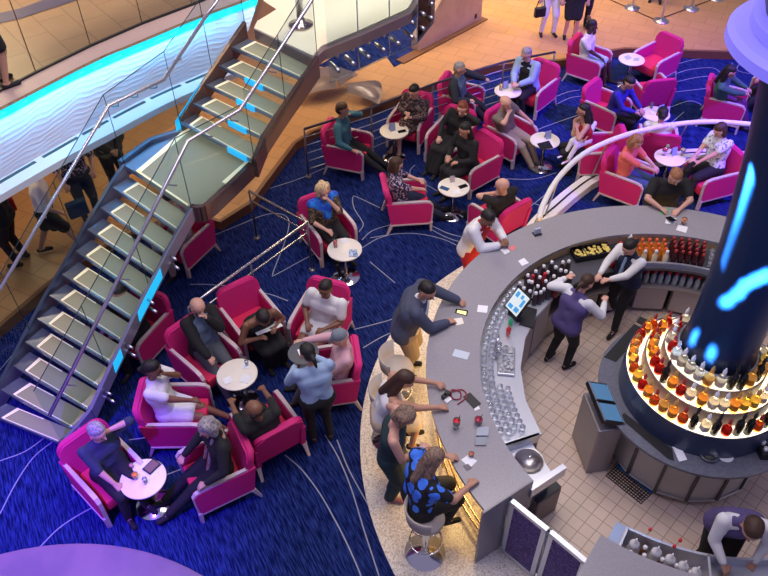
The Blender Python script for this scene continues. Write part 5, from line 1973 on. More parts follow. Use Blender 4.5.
def person(label, loc, rz, sit=True, skin='light', hair='brown', style='short', top=GREY, sleeve='short', bottom='pants', bcol=NAVY,
           s=0.96, w=1.12, lean=0.0, side=0.0, head=(0.0, 0.25), hands=None, feet=None, pole=None, hz=None, py=0.0, vest=None, shoe=None, jacket=None, group=None, extra=None, knee=None, twist=0.0, px=0.0):
    """one figure; local frame faces +y, its right hand is +x; head = (turn to the left, nod), in radians"""
    t = thing('person', label, 'person', loc, rz, group)
    sk = mat('skin_'+skin, SK[skin], 0.5)
    hz = hz if hz is not None else (0.50 if sit else 0.89*s)
    P = V(px if sit else 0.0, py if sit else 0.0, hz)
    sp = V(math.sin(side), math.sin(lean), math.cos(lean)*math.cos(side)).normalized()
    N = P+sp*0.49*s
    rt = V(math.cos(twist), math.sin(twist), 0)
    rt = (rt-sp*rt.dot(sp)).normalized()
    fw = sp.cross(rt).normalized()
    if fw.y < 0 and abs(twist) < 1.2:
        fw = -fw
    shR, shL = N+rt*0.175*w*s, N-rt*0.175*w*s
    hpR, hpL = P+V(0.09, 0, 0)*s*w, P-V(0.09, 0, 0)*s*w
    hy, hn = head
    hf = (Quaternion((0, 0, 1), hy) @ V(0, 1, 0))
    hd = (V(hf.x*math.cos(hn), hf.y*math.cos(hn), -math.sin(hn))).normalized()
    hup = (V(0, 0, 1)-hd*hd.z).normalized()
    hr_ = hd.cross(hup).normalized()
    nb = N+sp*0.06*s
    HC = N+sp*0.10*s+hup*0.115*s+hd*0.045*s
    def H(x, y, z):
        return HC+(hr_*x+hd*y+hup*z)*s
    if hands is None:
        hands = ((0.12, 0.30, hz+0.09), (-0.10, 0.32, hz+0.08)) if sit else ((0.26, 0.08, hz-0.06), (-0.26, 0.08, hz-0.06))
    hR, hL = [(H(sg*.035, .135, -.115) if h == 'chin' else (H(sg*.10, .03, -.07) if h == 'cheek' else V(*h)+(V(px, py*.8, 0) if sit else V(0, 0, 0)))) for sg, h in zip((1, -1), hands)]
    if feet is None:
        feet = ((0.11, 0.40, 0.08), (-0.11, 0.42, 0.08)) if sit else ((0.10, 0.0, 0.08), (-0.10, 0.03, 0.08))
    fR, fL = V(*feet[0]), V(*feet[1])
    if pole is None:
        pole = ((0.7, -0.5, -0.5), (-0.7, -0.5, -0.5))
    eR, wR = ik(shR, hR, 0.275*s, 0.245*s, V(*pole[0]))
    eL, wL = ik(shL, hL, 0.275*s, 0.245*s, V(*pole[1]))
    kp = V(0, 1, 0.6) if sit else V(0, 1, 0)
    kR, aR = ik(hpR, fR, 0.42*s, 0.41*s, V(*knee[0]) if knee else kp)
    kL, aL = ik(hpL, fL, 0.42*s, 0.41*s, V(*knee[1]) if knee else kp)
    W = w*s
    # torso pieces, used by the body and again, thicker, by the clothes
    def torso(g):
        m1, m2 = P.lerp(N, 0.35), P.lerp(N, 0.72)
        return [(hpL, hpR, .105*W+g), (m1-rt*.05*W, m1+rt*.05*W, .102*W+g), (m2-rt*.085*W, m2+rt*.085*W, .105*W+g),
                (N-rt*.13*W-sp*.035*s, N+rt*.13*W-sp*.035*s, .065*s+g), (hpL, m1-rt*.05*W, .10*W+g, .10*W+g), (hpR, m1+rt*.05*W, .10*W+g, .10*W+g),
                (m1-rt*.05*W, m2-rt*.09*W, .10*W+g, .10*W+g), (m1+rt*.05*W, m2+rt*.09*W, .10*W+g, .10*W+g), (m2, N, .10*W+g, .07*s+g)]
    af = 1+(w-1)*.55
    def arm(g, sh, e, wr, full=True):
        r = [(sh, e, .052*s*af+g, .041*s*af+g)]
        if full:
            r.append((e, wr, .041*s*af+g, .027*s+g))
        return r
    def leg(g, h, k, a, lo=True, f=1.0):
        r = [(h, h.lerp(k, f), .088*W+g, (.088-(.088-.058)*f)*W+g)]
        if lo:
            r.append((k, a, .055*s+g, .036*s+g))
        return r
    body = torso(0)+arm(0, shR, eR, wR)+arm(0, shL, eL, wL)+leg(0, hpR, kR, aR)+leg(0, hpL, kL, aL)
    body += [(N-sp*.02, HC-hup*.06*s-hd*.02*s, .056*s, .050*s)]
    body += [(H(0, -.012, .035), H(0, .018, -.045), .092*s, .062*s), (H(0, -.03, .03), H(0, .01, .03), .092*s, .088*s), (H(0, .055, -.055), H(0, .06, -.06), .032*s),
             (H(0, .092, .0), H(0, .108, -.022), .012*s, .015*s)]
    for sx in (-1, 1):
        body.append((H(sx*.088, -.005, .015), H(sx*.092, -.008, -.02), .016*s, .012*s))
    for a in (aR, aL):
        kk = kR if a is aR else kL
        fd = V(kk.x-a.x, 0, 0)*0+V(0, 1, 0)
        body.append((a-V(0, .03, .03), a+V((a.x)*0.2, .13, -.05), .036*s, .030*s))
    # hands: palm, four fingers bent a little, thumb off the side of the palm
    for sgn, e, wr in ((1, eR, wR), (-1, eL, wL)):
        d = (wr-e).normalized()
        up_ = V(0, 0, 1)
        if abs(d.z) > 0.9:
            up_ = V(0, 1, 0)
        sd = d.cross(up_).normalized()
        nn = sd.cross(d).normalized()
        pm = wr+d*0.075*s
        body += [(wr+sd*.014*s, pm+sd*.022*s, .018*s), (wr-sd*.014*s, pm-sd*.022*s, .018*s)]
        for q, (off, ln) in enumerate(((.033, .062), (.011, .072), (-.011, .068), (-.033, .052))):
            b0 = pm+sd*off*s
            b1 = b0+(d*0.8-nn*0.35).normalized()*ln*0.55*s
            b2 = b1+(d*0.35-nn*0.75).normalized()*ln*0.5*s
            body += [(b0, b1, .0095*s, .0088*s), (b1, b2, .0088*s, .008*s)]
        th0 = wr+d*.025*s-sd*sgn*.026*s
        th1 = th0+(d*.6-sd*sgn*.8-nn*.1).normalized()*.042*s
        body += [(th0, th1, .012*s, .010*s), (th1, th1+(d*.9-nn*.3).normalized()*.028*s, .010*s, .009*s)]
    fuse('body', body, sk, t, 0.0105, smooth_it=2)
    # face: eyes and mouth
    bm = bmn()
    for sx in (-1, 1):
        cap_(bm, H(sx*.033, .083, .012), H(sx*.036, .084, .012), .010*s, seg=6)
    obj('eyes', bm, mat('eye_dark', (0.02, 0.015, 0.012), .2), t, True)
    bm = bmn()
    cap_(bm, H(-.018, .088, -.050), H(.018, .088, -.050), .007*s, seg=6)
    obj('mouth', bm, mat('lips_'+skin, tuple(c*f for c, f in zip(SK[skin], (.8, .5, .5))), .5), t, True)
    # hair
    hm = noisy('hair_'+hair, tuple(c*.55 for c in HR[hair]), tuple(min(1, c*1.5) for c in HR[hair]), 55, .6, 0.6, ((0, 0, 0), (1, 1, 3)), .35, .65)
    hc = [(H(0, -.040, .052), H(0, -.005, .062), .092*s, .088*s), (H(0, -.055, .0), H(0, -.045, .04), .080*s)]
    if style == 'bald':
        hc = None
    elif style == 'fringe':
        hc = [(H(-.06, -.055, -.02), H(.06, -.055, -.02), .045*s)]
    elif style == 'long':
        hc += [(H(sx*.055, -.035, .01), N+hr_*sx*.09*s-hd*.03*s-sp*.08*s, .050*s, .045*s) for sx in (-1, 1)]
        hc += [(H(0, -.08, .0), N-hd*.11*s-sp*.10*s, .060*s, .055*s)]
    elif style == 'bob':
        hc += [(H(sx*.065, -.03, .02), H(sx*.075, -.02, -.08), .050*s, .045*s) for sx in (-1, 1)]
        hc += [(H(0, -.07, .0), H(0, -.07, -.09), .065*s, .055*s)]
    elif style == 'curly':
        hc = [(H(0.06*math.cos(k), -.035+.05*math.sin(k), .06+.03*math.sin(k*3)), H(0.075*math.cos(k), -.04+.05*math.sin(k), .03), .052*s) for k in [i*.9 for i in range(7)]]
        hc += [(H(sx*.07, -.02, .02), H(sx*.08, -.02, -.05), .045*s) for sx in (-1, 1)] + [(H(0, -.06, 0), H(0, -.07, -.05), .075*s), (H(0, -.03, .055), H(0, 0, .065), .085*s)]
    elif style == 'pony':
        hc += [(H(0, -.12, .0), H(0, -.16, -.03), .032*s, .03*s), (H(0, -.16, -.03), H(0, -.165, -.13), .03*s, .018*s)]
    elif style == 'bun':
        hc += [(H(0, -.13, .0), H(0, -.14, .0), .042*s)]
    elif style == 'cap':
        hc = [(H(0, -.03, .062), H(0, .0, .068), .090*s, .088*s), (H(0, .03, .055), H(0, .095, .045), .06*s, .035*s)]
        hm = mat('cap_grey', (0.17, 0.20, 0.24), .8)
    if hc:
        fuse('cap' if style == 'cap' else 'hair', hc, hm, t, 0.013, smooth_it=1)
    # clothes
    g = 0.013
    tp = torso(g)
    def hem(e, wr):
        return e.lerp(wr, 0.9)
    if sleeve == 'short':
        tp += [(shR, shR.lerp(eR, .65), .056*s*af+g, .052*s*af+g), (shL, shL.lerp(eL, .65), .056*s*af+g, .052*s*af+g)]
    elif sleeve == 'long':
        tp += [(shR, eR, .054*s*af+g, .043*s*af+g), (eR, hem(eR, wR), .043*s*af+g, .028*s+g), (shL, eL, .054*s*af+g, .043*s*af+g), (eL, hem(eL, wL), .043*s*af+g, .028*s+g)]
    elif sleeve == 'elbow':
        tp += [(shR, eR, .052*s+g, .044*s+g), (shL, eL, .052*s+g, .044*s+g)]
    if sleeve == 'none':
        tp = [c for c in tp if not (abs((c[0]-(N-rt*.13*W-sp*.035*s)).length) < 1e-6)]
        m2 = P.lerp(N, 0.80)
        tp = tp[:-1]+[(m2-rt*.08*W, m2+rt*.08*W, .085*W+g), (m2+rt*.07*W, N+rt*.085*W-sp*.01, .04*s+g, .025*s+g), (m2-rt*.07*W, N-rt*.085*W-sp*.01, .04*s+g, .025*s+g)]
    fuse('top' if bottom != 'dress' else 'dress_top', tp, top, t, 0.0145, smooth_it=3)
    if jacket:
        jj = torso(g+.014)[:-1]
        if sleeve == 'long':
            sh_ = fw*.018
            jj += [(a+sh_, b+sh_, c, d) for a, b, c, d in ((shR, eR, .070*s+g, .060*s+g), (eR, hem(eR, wR), .060*s+g, .044*s+g), (shL, eL, .070*s+g, .060*s+g), (eL, hem(eL, wL), .060*s+g, .044*s+g))]
        fuse('jacket', [(a[0]-fw*.018, a[1]-fw*.018)+tuple(a[2:]) for a in jj], jacket, t, 0.015, smooth_it=3)
    if vest:
        jj = torso(g+.010)
        jj = [c for i, c in enumerate(jj) if i not in (3,)]
        m2 = P.lerp(N, 0.86)
        jj += [(m2+rt*.10*W, N+rt*.10*W, .05*s+g, .045*s+g), (m2-rt*.10*W, N-rt*.10*W, .05*s+g, .045*s+g)]
        fuse('vest', jj, vest, t, 0.015, smooth_it=3)
    g = .014
    if bottom == 'pants':
        bt = [(hpL, hpR, .110*W+g)]+leg(g+.002, hpR, kR, aR)+leg(g+.002, hpL, kL, aL)
        nm = 'trousers'
    elif bottom == 'shorts':
        bt = [(hpL, hpR, .110*W+g)]+leg(g+.006, hpR, kR, aR, False, .85)+leg(g+.006, hpL, kL, aL, False, .85)
        nm = 'shorts'
    elif bottom == 'longskirt':
        bt = [(hpL, hpR, .112*W+g)]+leg(g+.02, hpR, kR, aR)+leg(g+.02, hpL, kL, aL)
        kc = (kR+kL)/2
        ac = (aR+aL)/2
        bt += [(P, kc, .10*W+g, .085*s+g), (kc, ac, .085*s, .075*s)]
        nm = 'skirt'
    else:
        kc = (kR+kL)/2
        bt = [(hpL, hpR, .112*W+g)]+leg(g+.012, hpR, kR, aR, False, .62 if bottom == 'dress' else .92)+leg(g+.012, hpL, kL, aL, False, .62 if bottom == 'dress' else .92)
        bt += [(P, P.lerp(kc, .6 if bottom == 'dress' else .9), .10*W+g, .075*s+g)]
        nm = 'skirt'
    if bottom != 'none':
        fuse(nm, bt, bcol, t, 0.015, smooth_it=3)
    sm = shoe or BLACK
    for a in (aR, aL):
        fuse('shoe', [(a-V(0, .035, .035), a+V((a.x)*0.2, .14, -.052), .040*s, .034*s)], sm, t, 0.014, smooth_it=1)
    if extra:
        extra(t, dict(P=P, N=N, H=H, shR=shR, shL=shL, eR=eR, eL=eL, wR=wR, wL=wL, kR=kR, kL=kL, rt=rt, fw=fw, sp=sp, s=s))
    return t
HEADS = {'A1': (97, 434), 'A2': (151, 371), 'A3': (211, 427), 'A4': (257, 411), 'A5': (198, 307), 'A6': (263, 313), 'A7': (326, 291), 'A8': (343, 338),
         'B1': (323, 192), 'C14': (342, 112), 'C15': (416, 92), 'C16': (457, 73), 'C17': (463, 109), 'C18': (465, 131), 'C19': (394, 166), 'C20': (504, 186),
         'D21': (527, 55), 'E22': (504, 103), 'E24': (583, 112), 'E28': (627, 82), 'C30': (633, 141), 'C31': (661, 122), 'C32': (722, 129), 'C33': (724, 83), 'C25': (591, 28)}
def sit_in(key, label, **k):
    loc, rz = SEATS[key]
    if key in HEADS:
        zh = {'C31': 1.02, 'C33': 1.08}.get(key, 1.14)
        q = Matrix.Rotation(-rz, 4, 'Z') @ (at(*HEADS[key], zh)-V(loc.x, loc.y, 0))
        hy = q.y-0.045
        k['py'] = max(-.14, min(.20, hy*0.6))
        k['px'] = max(-.09, min(.09, q.x*0.6))
        k['lean'] = max(-.42, min(.55, math.asin(max(-.6, min(.6, (hy-k['py'])/.60)))))
        k['side'] = max(-.3, min(.3, (q.x-k['px'])/.60))
    return person(label, loc, rz, True, **k)
def stand(px, face_px, label, z=0.0, **k):
    p = at(*px, z)
    q = at(*face_px, z)
    rz = math.atan2(q.y-p.y, q.x-p.x)-PI/2
    return person(label, p, rz, False, **k)
def by_head(hp, zh, label, turn=0.0, z=.012, lean=0.0, toward=None, **k):
    ss = k.get('s', .96)
    p = at(*hp, zh)
    q = (at(*toward, zh) if toward else BC)-p
    an = math.atan2(q.y, q.x)+turn
    f = Vector((math.cos(an), math.sin(an), 0))
    p = p-f*(math.sin(lean)*0.62*ss+0.05)
    return person(label, Vector((p.x, p.y, z)), an-PI/2, k.pop('sit', False), lean=lean, **k)
CHIN = lambda sx, z=1.06: (sx*0.06, 0.18, z)
# hand presets for sitting: lap, chin, phone
ph_hands = ((0.07, 0.34, 0.82), (-0.07, 0.34, 0.82))
def held(name, label, cat, px=None, m=blackg, size=(0.075, 0.012, 0.14), loc=None, rz=0.0, rx=0.0, group=None):
    bm = bmn()
    Mx = Matrix.Rotation(rx, 4, 'X')
    box(bm, None, size, M=Mx)
    o = obj(name, bm, m, None, loc=loc, rot=rz)
    return tag(o, label, cat, group)
def local(t, p):
    return t.matrix_world @ Vector(p) if False else (Matrix.Translation(t.location) @ Matrix.Rotation(t.rotation_euler.z, 4, 'Z')) @ Vector(p)
# the big group at the lower left
def watch(t, d):
    bm = bmn()
    e, wr = d['eL'], d['wL']
    c = e.lerp(wr, .88)
    tube(bm, [c, e.lerp(wr, .95)], .034*d['s'], 12)
    obj('wristwatch', bm, steel, t)
sit_in('A1', 'grey haired man in a dark slate shirt leaning his head on his hand', hair='grey', top=SLATE, bcol=BLACK, lean=-.05, hands=((.10, .32, .60), 'cheek'), head=(.2, .2), pole=((.7, -.3, -.5), (-1, .2, -.2)), sleeve='elbow')
sit_in('A2', 'woman in a short white dress seated with her hand raised to her chin', skin='brown', hair='black', style='bun', top=WHITE, bottom='dress', bcol=WHITE, hands=((.06, .42, .64), 'chin'), head=(.1, .2), feet=((.06, .52, .1), (-.08, .62, .12)), sleeve='short')
t = sit_in('A3', 'grey haired woman in black with a patterned scarf resting a hand on the chair arm', hair='grey', style='curly', top=BLACK, bcol=BLACK, hands=((.15, .36, .62), (-.30, .22, .66)), head=(.1, .35), sleeve='long', feet=((.10, .62, .08), (-.10, .66, .08)),
       extra=lambda t, d: (fuse('scarf', [(d['N']+d['rt']*.05+d['fw']*.06, d['P']+d['rt']*.06+d['fw']*.14+d['sp']*.08, .028, .026), (d['N']-d['rt']*.05+d['fw']*.06, d['P']-d['rt']*.05+d['fw']*.15+d['sp']*.0, .028, .026), (d['N']-d['rt']*.06-d['fw']*.05, d['N']+d['rt']*.06-d['fw']*.05, .035)], SCARF, t, .013, smooth_it=1), watch(t, d)))
sit_in('A4', 'bald man in black seen from behind gesturing toward the napkin strewn table', skin='brown', hair='black', style='fringe', top=BLACK, bcol=BLACK, lean=.25, sleeve='elbow', hands=((.22, .40, .78), (-.18, .40, .80)), head=(.2, .4))
sit_in('A5', 'bald bearded man in a black cardigan and grey trousers with a hand at his mouth', hair='grey', style='bald', top=cl('bluegrey_shirt', (.12, .17, .27)), jacket=BLACK, bcol=cl('charcoal', (.07, .08, .10)), sleeve='long', hands=((.16, .30, .62), 'chin'), head=(-.1, .2), feet=((.12, .58, .08), (-.02, .55, .16)), shoe=BLACK,
       extra=lambda t, d: fuse('beard', [(d['H'](-.04, .05, -.06), d['H'](.04, .05, -.06), .035)], mat('hair_brown', HR['brown']), t, .013, smooth_it=1))
t = sit_in('A6', 'woman in a black sleeveless dress reading a folded paper', skin='brown', hair='black', style='short', top=BLACK, bottom='longskirt', bcol=BLACK, sleeve='none', lean=.05, hands=((.16, .42, .74), (-.12, .40, .76)), head=(-.1, .65), feet=((.10, .50, .08), (-.10, .54, .08)))
held('folded_paper', 'white folded paper held by the woman in the black dress', 'paper', m=paper, size=(.34, .22, .01), loc=local(t, (.02, .50, .74)), rz=t.rotation_euler.z-.15, rx=.45)
sit_in('A7', 'woman in a white lace dress holding a phone on her lap', skin='brown', hair='black', style='bun', top=WHITE, bottom='dress', bcol=WHITE, sleeve='short', w=1.22, lean=-.03, hands=((.10, .28, .70), (-.14, .30, .68)), head=(0, .1))
sit_in('A8', 'man in a pale pink shirt and grey cap reaching out to the waitress', hair='grey', style='cap', top=PINKS, bcol=GREY, sleeve='long', w=1.15, lean=.12, hands=((.20, .46, .90), (-.20, .30, .62)), head=(.1, .3))
t = by_head((310, 355), 1.45, 'waitress in a light blue shirt with a black ponytail holding a dark tray', hair='black', style='pony', top=LBLUE, bcol=BLACK, sleeve='long', hands=((.10, .36, 1.12), (-.14, .34, 1.08)), head=(.2, .45), lean=.12, skin='tan', s=.93, toward=(296, 322), z=0.0)
p = local(t, (0.0, .46, 1.10))
tr = thing('serving_tray', 'round dark serving tray held by the waitress in light blue', 'tray', p)
bm = bmn()
lathe(bm, [(0, 0), (.17, 0), (.18, .02), (.175, .02), (.165, .005), (0, .005)], 30)
obj('tray_plate', bm, GREY, tr, True)
bm = bmn()
box(bm, (0, 0, .012), (.16, .12, .012), .4)
tag(obj('order_pad', bm, paper, None, loc=p+V(.02, .02, .004)), 'white order pad lying on the dark serving tray', 'paper')
# blonde woman
t = sit_in('B1', 'curly blonde woman in a bright blue shawl with a hand at her mouth', hair='blonde', style='curly', top=BROC, bcol=BLACK, sleeve='elbow', w=1.1, hands=((.14, .28, .66), 'chin'), head=(0, .15),
       extra=lambda t, d: fuse('shawl', [(d['shL'], d['shR'], .075), (d['shL'], d['N']-d['sp']*.14+d['fw']*.09, .06, .07), (d['shR'], d['N']-d['sp']*.14+d['fw']*.09, .06, .07), (d['N']-d['sp']*.1+d['fw']*.06, d['N']-d['sp']*.22+d['fw']*.09, .09, .08)], SHAWL, t, .014))
sit_in('C14', 'man in a teal sweater with his hand raised to his chin by the railing', hair='brown', style='short', skin='tan', top=TEAL, bcol=BLACK, sleeve='long', hands=((.33, .22, .64), 'chin'), head=(.5, .1), feet=((.10, .62, .08), (-.06, .68, .08)), lean=-.05)
sit_in('C15', 'woman in a dark patterned dress with bare crossed legs', hair='black', style='short', top=PATT, bottom='dress', bcol=PATT, sleeve='long', hands=((.04, .26, .80), (-.08, .28, .74)), head=(-.3, .35), feet=((-.02, .52, .08), (.14, .52, .08)), skin='light')
sit_in('C16', 'man in a blue grey shirt with his arm along the chair beside the railing', hair='grey', style='short', top=cl('dusty_blue', (.10, .16, .23)), jacket=cl('dark_waistcoat', (.02, .025, .04)), bcol=BLACK, sleeve='long', hands=((.32, .26, .66), (-.30, .42, .78)), head=(.1, .1), feet=((.1, .62, .08), (-.1, .66, .08)))
sit_in('C17', 'red haired woman in black leaning her cheek on her hand', hair='red', style='bob', top=BLACK, bottom='longskirt', bcol=BLACK, sleeve='long', hands=((.10, .34, .66), 'cheek'), head=(.1, .15), pole=((.7, -.4, -.4), (-1, .3, 0)), lean=.0, side=-.12, feet=((.1, .56, .08), (-.06, .6, .08)))
sit_in('C18', 'long haired woman in black seated beside the table with two phones', hair='black', style='long', top=BLACK, bottom='longskirt', bcol=BLACK, sleeve='long', hands=((.10, .36, .70), (-.1, .34, .68)), head=(.1, .2), feet=((.1, .56, .08), (-.06, .6, .08)), skin='tan')
sit_in('C19', 'woman in a floral blouse and navy trousers turned toward the small table', hair='brown', style='bob', top=FLOR, bcol=NAVY, sleeve='elbow', hands=((.06, .38, .64), (-.12, .36, .66)), head=(.2, .3), w=1.1, feet=((.1, .56, .08), (-.12, .52, .08)))
sit_in('C20', 'bald man in a black shirt resting his chin on his fist', hair='grey', style='bald', top=BLACK, bcol=BLACK, sleeve='short', hands=((.12, .28, .62), 'chin'), head=(.5, .2), w=1.08, feet=((.1, .6, .08), (-.12, .6, .08)))
sit_in('D21', 'woman in a light blue jacket over black holding a red drink', hair='grey', style='short', top=BLACK, jacket=LBLUE, bcol=BLACK, sleeve='long', hands=((.06, .42, .72), (-.05, .40, .70)), head=(-.1, .3), lean=.1)
sit_in('E22', 'bald man in a grey polo shirt with a hand on his chin', style='bald', top=OLIVE, bcol=KHAKI, sleeve='short', hands=('chin', (-.33, .24, .66)), head=(0, .2), w=1.12, feet=((.1, .56, .08), (-.10, .5, .08)), shoe=GREY)
t = sit_in('E24', 'dark haired woman with bare arms cuddling a child on her lap', hair='black', style='long', skin='tan', top=DRED, sleeve='none', bcol=BLACK, hands=((.12, .26, .74), (-.10, .28, .92)), head=(.0, .1), w=.92, pole=((1, .1, -.4), (-1, .1, -.4)))
p = local(t, (0, .22, .60))
person('small child in white held on the lap of the dark haired woman', Vector((p.x, p.y, .20)), t.rotation_euler.z+.5, True, hair='black', style='bob', top=WHITE, bcol=WHITE, s=.55, hz=.47, py=0, sleeve='short', lean=-.35, side=.3, hands=((.12, .12, .55), (-.12, .12, .55)), feet=((.06, .32, .25), (-.06, .34, .22)), skin='tan', shoe=WHITE)
sit_in('E28', 'man in a royal blue sweater leaning forward over his knees', hair='black', style='short', skin='tan', top=ROYAL, bcol=BLACK, sleeve='long', lean=.35, hands=((.10, .46, .66), (-.08, .48, .66)), head=(0, .5), w=1.05)
sit_in('C31', 'person in white with black hair seen from behind', hair='black', style='bun', top=WHITE, bcol=WHITE, sleeve='short', head=(0, .3), lean=.0, skin='tan')
sit_in('C30', 'woman in a coral top and jeans looking down at her hands', hair='ginger', style='bob', top=CORAL, bcol=JEANS, sleeve='elbow', hands=((.02, .38, .74), (-.10, .40, .72)), head=(-.1, .5), w=1.08, lean=.05)
t = sit_in('C32', 'woman in a white and blue blouse with black trousers holding a phone', hair='brown', style='bob', top=FLOW, bcol=BLACK, sleeve='short', hands=((.08, .34, .70), (-.05, .34, .70)), head=(.1, .5), w=1.15)
held('mobile_phone', 'phone in the hands of the woman in the white and blue blouse', 'phone', loc=local(t, (.01, .43, .70)), rz=t.rotation_euler.z, rx=1.1)
t = sit_in('C33', 'person in a green top with long dark hair looking at a lit phone', hair='black', style='long', top=GREEN, bcol=cl('plum', (.10, .02, .10)), sleeve='long', hands=((.06, .40, .72), (-.06, .42, .74)), head=(0, .4), lean=.05, skin='tan')
held('mobile_phone', 'brightly lit phone held by the person in the green top', 'phone', m=mat('phone_lit', (.8, .85, .9), .3, emit=(.85, .9, 1.0), es=1.2), loc=local(t, (0, .52, .76)), rz=t.rotation_euler.z, rx=1.2)
sit_in('C25', 'man in a white shirt and pale blue shorts with a hand at his face', hair='black', style='short', skin='dark', top=WHITE, bottom='shorts', bcol=LBLUE, sleeve='short', hands=((.10, .30, .62), 'cheek'), head=(.3, .1), w=1.1)
sit_in('S10', 'person in pale clothes seated behind the stair landing', hair='brown', top=cl('stone', (.35, .3, .3)), bcol=cl('stone', (.35, .3, .3)), sleeve='short', head=(0, .2))
sit_in('S11', 'person in dark clothes seated behind the lower stair flight', hair='black', top=BLACK, bcol=BLACK, sleeve='long', head=(0, .2), skin='tan')
sit_in('R34', 'dark dressed person half hidden by the column at the right edge', hair='black', top=BLACK, bcol=BLACK, sleeve='long', head=(0, .3), hands=((.10, .36, .62), (-.1, .42, .64)), skin='tan', feet=((.1, .62, .08), (-.06, .66, .08)))
# people at the bar: each set by where the head is seen and how high it is
by_head((427, 291), 1.52, 'man in a dark blue suit jacket leaning on the bar with spread hands', turn=.15, hair='black', style='short', top=WHITE, jacket=SUIT, bcol=KHAKI, sleeve='long', skin='tan', w=1.42, lean=.30, hands=((.10, .50, 1.11), (-.28, .62, 1.11)), head=(-.6, .35), s=1.0)
by_head((487, 220), 1.42, 'dark haired woman in a white jacket over a red dress at the bar', turn=.15, hair='black', style='short', skin='brown', top=DRED, jacket=WHITE, bottom='skirt', bcol=DRED, sleeve='long', lean=.26, hands=((.04, .44, 1.12), (-.12, .42, 1.12)), head=(-.3, .5), s=.95)
by_head((673, 180), 1.42, 'red brown haired woman in a black top leaning on the far bar', turn=.1, hair='ginger', style='short', top=BLACK, bcol=BLACK, sleeve='short', w=1.28, lean=.25, hands=((.14, .46, 1.11), (-.10, .48, 1.11)), head=(.1, .5), pole=((1, 0, -.2), (-1, 0, -.2)))
held('mobile_phone', 'black phone in the hands of the woman in black at the bar', 'phone', loc=at(671, 219, 1.12), rz=.3, rx=1.3)
sp_, sr_ = STOOLS['camera']
by_head((402, 378), 1.47, 'brown haired woman in a sleeveless white top with both arms on the bar', turn=-.05, sit=True, hz=.82, py=0, hair='brown', style='long', top=WHITE, bottom='skirt', bcol=cl('cream_skirt', (.55, .45, .33)), sleeve='none', skin='tan', lean=.30, hands=((.16, .66, 1.11), (-.16, .68, 1.11)), head=(-.2, .5), feet=((.09, .34, .34), (-.09, .34, .34)))
by_head((401, 416), 1.50, 'short haired woman in a dark green dress standing with one arm bent', turn=-.35, hair='ash', style='curly', top=DKGREEN, bottom='longskirt', bcol=DKGREEN, sleeve='none', skin='light', w=1.2, lean=.10, hands=((.10, .32, 1.08), (-.30, .02, .95)), head=(-.1, .6), s=.96, shoe=cl('pink_shoe', (.35, .15, .18)))
by_head((431, 462), 1.45, 'woman in a black blouse with large blue flowers on a bar stool', turn=-.05, sit=True, hz=.82, py=0, hair='ash', style='long', top=BLUEFL, bottom='pants', bcol=BLACK, sleeve='short', skin='tan', w=1.3, lean=.12, hands=((.20, .46, 1.11), (-.20, .40, 1.10)), head=(.1, .5), feet=((.09, .30, .34), (-.09, .30, .34)))
# bartenders
t = by_head((586, 281), 1.42, 'bartender in a purple vest with brown hair seen from behind', z=.017, hair='brown', style='pony', top=WHITE, vest=PURP, bcol=BLACK, sleeve='long', hands=((.20, .40, 1.08), (-.30, .22, 1.22)), head=(0, .45), lean=.28, s=.88, toward=(616, 262), feet=((.12, .03, .08), (-.12, -.05, .08)))
t = by_head((631, 245), 1.46, 'dark haired bartender in a black vest and pale tie working at the bar', z=.017, hair='black', style='bun', top=WHITE, vest=NAVY, bcol=BLACK, sleeve='long', hands=((.10, .46, 1.05), (-.06, .46, 1.08)), head=(0, .4), lean=.12, s=.90, toward=(600, 262), feet=((.14, -.1, .08), (-.18, .22, .08)),
      extra=lambda t, d: fuse('tie', [(d['N']+d['fw']*.09, d['P'].lerp(d['N'], .45)+d['fw']*.15, .022, .028)], LBLUE, t, .012, smooth_it=1))
by_head((751, 530), 1.42, 'bartender in a purple vest bending over the ice at the bottom right corner', z=.017, hair='brown', style='short', top=WHITE, vest=PURP, bcol=BLACK, sleeve='long', hands=((.10, .45, .90), (-.20, .35, .85)), head=(-.2, .6), lean=.5, s=1.0, skin='tan', toward=(762, 600))
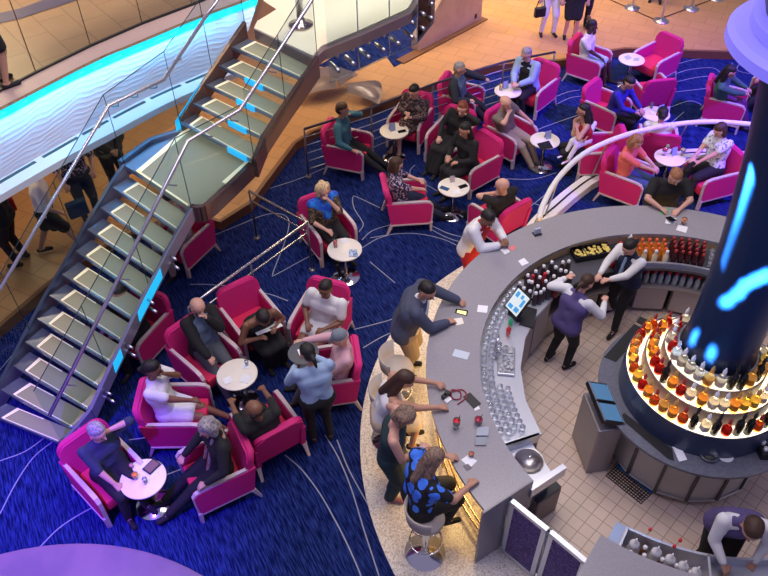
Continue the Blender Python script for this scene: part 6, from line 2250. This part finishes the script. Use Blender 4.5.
# walkers below the deck
stand((62, 253), (105, 244), 'woman in a white top and black skirt striding along under the deck', z=.16, hair='black', style='short', top=WHITE, bottom='skirt', bcol=BLACK, sleeve='elbow', skin='tan', feet=((.08, .34, .09), (-.08, -.28, .09)), hands=((.30, .25, .95), (-.26, .0, .85)), lean=.1)
stand((24, 262), (-5, 262), 'person in black carrying a red bag beside the woman in white', z=.16, hair='black', style='short', top=BLACK, bcol=BLACK, sleeve='long', skin='tan', hands=((.25, .3, 1.0), (-.2, .2, .9)))
stand((92, 218), (112, 240), 'woman in a floral top and dark trousers under the deck', z=.16, hair='blonde', style='bob', top=FLOR, bcol=NAVY, sleeve='elbow', hands=((.26, .2, .9), (-.2, .2, .95)))
stand((122, 192), (140, 215), 'man in a grey shirt and dark waistcoat clasping his hands under the deck', z=.16, hair='black', style='short', top=cl('ash_shirt', (.22, .22, .22)), jacket=BLACK, bcol=BLACK, sleeve='long', skin='tan', hands=((.05, .30, 1.0), (-.05, .30, 1.0)), head=(0, .5), lean=.1)
bm = bmn()
box(bm, (0, 0, 0.15), (.30, .12, .26), bev=.02)
tag(obj('shopping_bag', bm, cl('bag_blue', (.02, .06, .16)), None, loc=at(80, 216, .45), rot=.6), 'dark blue shopping bag between the two women under the deck', 'bag')
bm = bmn()
box(bm, (0, 0, 0.12), (.26, .12, .22), bev=.02)
tag(obj('handbag', bm, DRED, None, loc=at(8, 212, .9), rot=.6), 'red handbag of the person in black at the left edge', 'bag')
stand((4, 86), (40, 70), 'person in dark clothes on the upper deck at the left edge', z=DZ, hair='black', top=BLACK, bottom='shorts', bcol=BLACK, sleeve='long', skin='tan', hands=((.2, .1, .95), (-.2, .2, .95)))
# people on the far walkway
stand((546, 34), (560, 60), 'person in white cropped trousers on the far walkway with a black bag', z=.16, hair='brown', top=cl('lilac_top', (.2, .18, .3)), bcol=WHITE, sleeve='short', feet=((.12, .0, .08), (-.14, .05, .08)))
stand((569, 37), (575, 60), 'person in a short black skirt on the far walkway', z=.16, hair='brown', top=cl('grey_top', (.14, .12, .14)), bottom='skirt', bcol=BLACK, sleeve='short')
stand((580, 26), (590, 50), 'person in black trousers behind the one in the short skirt', z=.16, hair='black', top=BLACK, bcol=BLACK, sleeve='long')
stand((655, 1), (650, 30), 'person in black shoes beyond the stanchions at the top', z=.16, hair='black', top=BLACK, bcol=BLACK, sleeve='long')
bm = bmn()
box(bm, (0, 0, 0.0), (.24, .10, .20), bev=.02)
tube(bm, [(-.1, 0, .1), (-.05, 0, .28), (.05, 0, .28), (.1, 0, .1)], .01, 6)
tag(obj('handbag', bm, black, None, loc=at(540, 12, .85), rot=.3), 'black handbag carried by the person in white cropped trousers', 'bag')
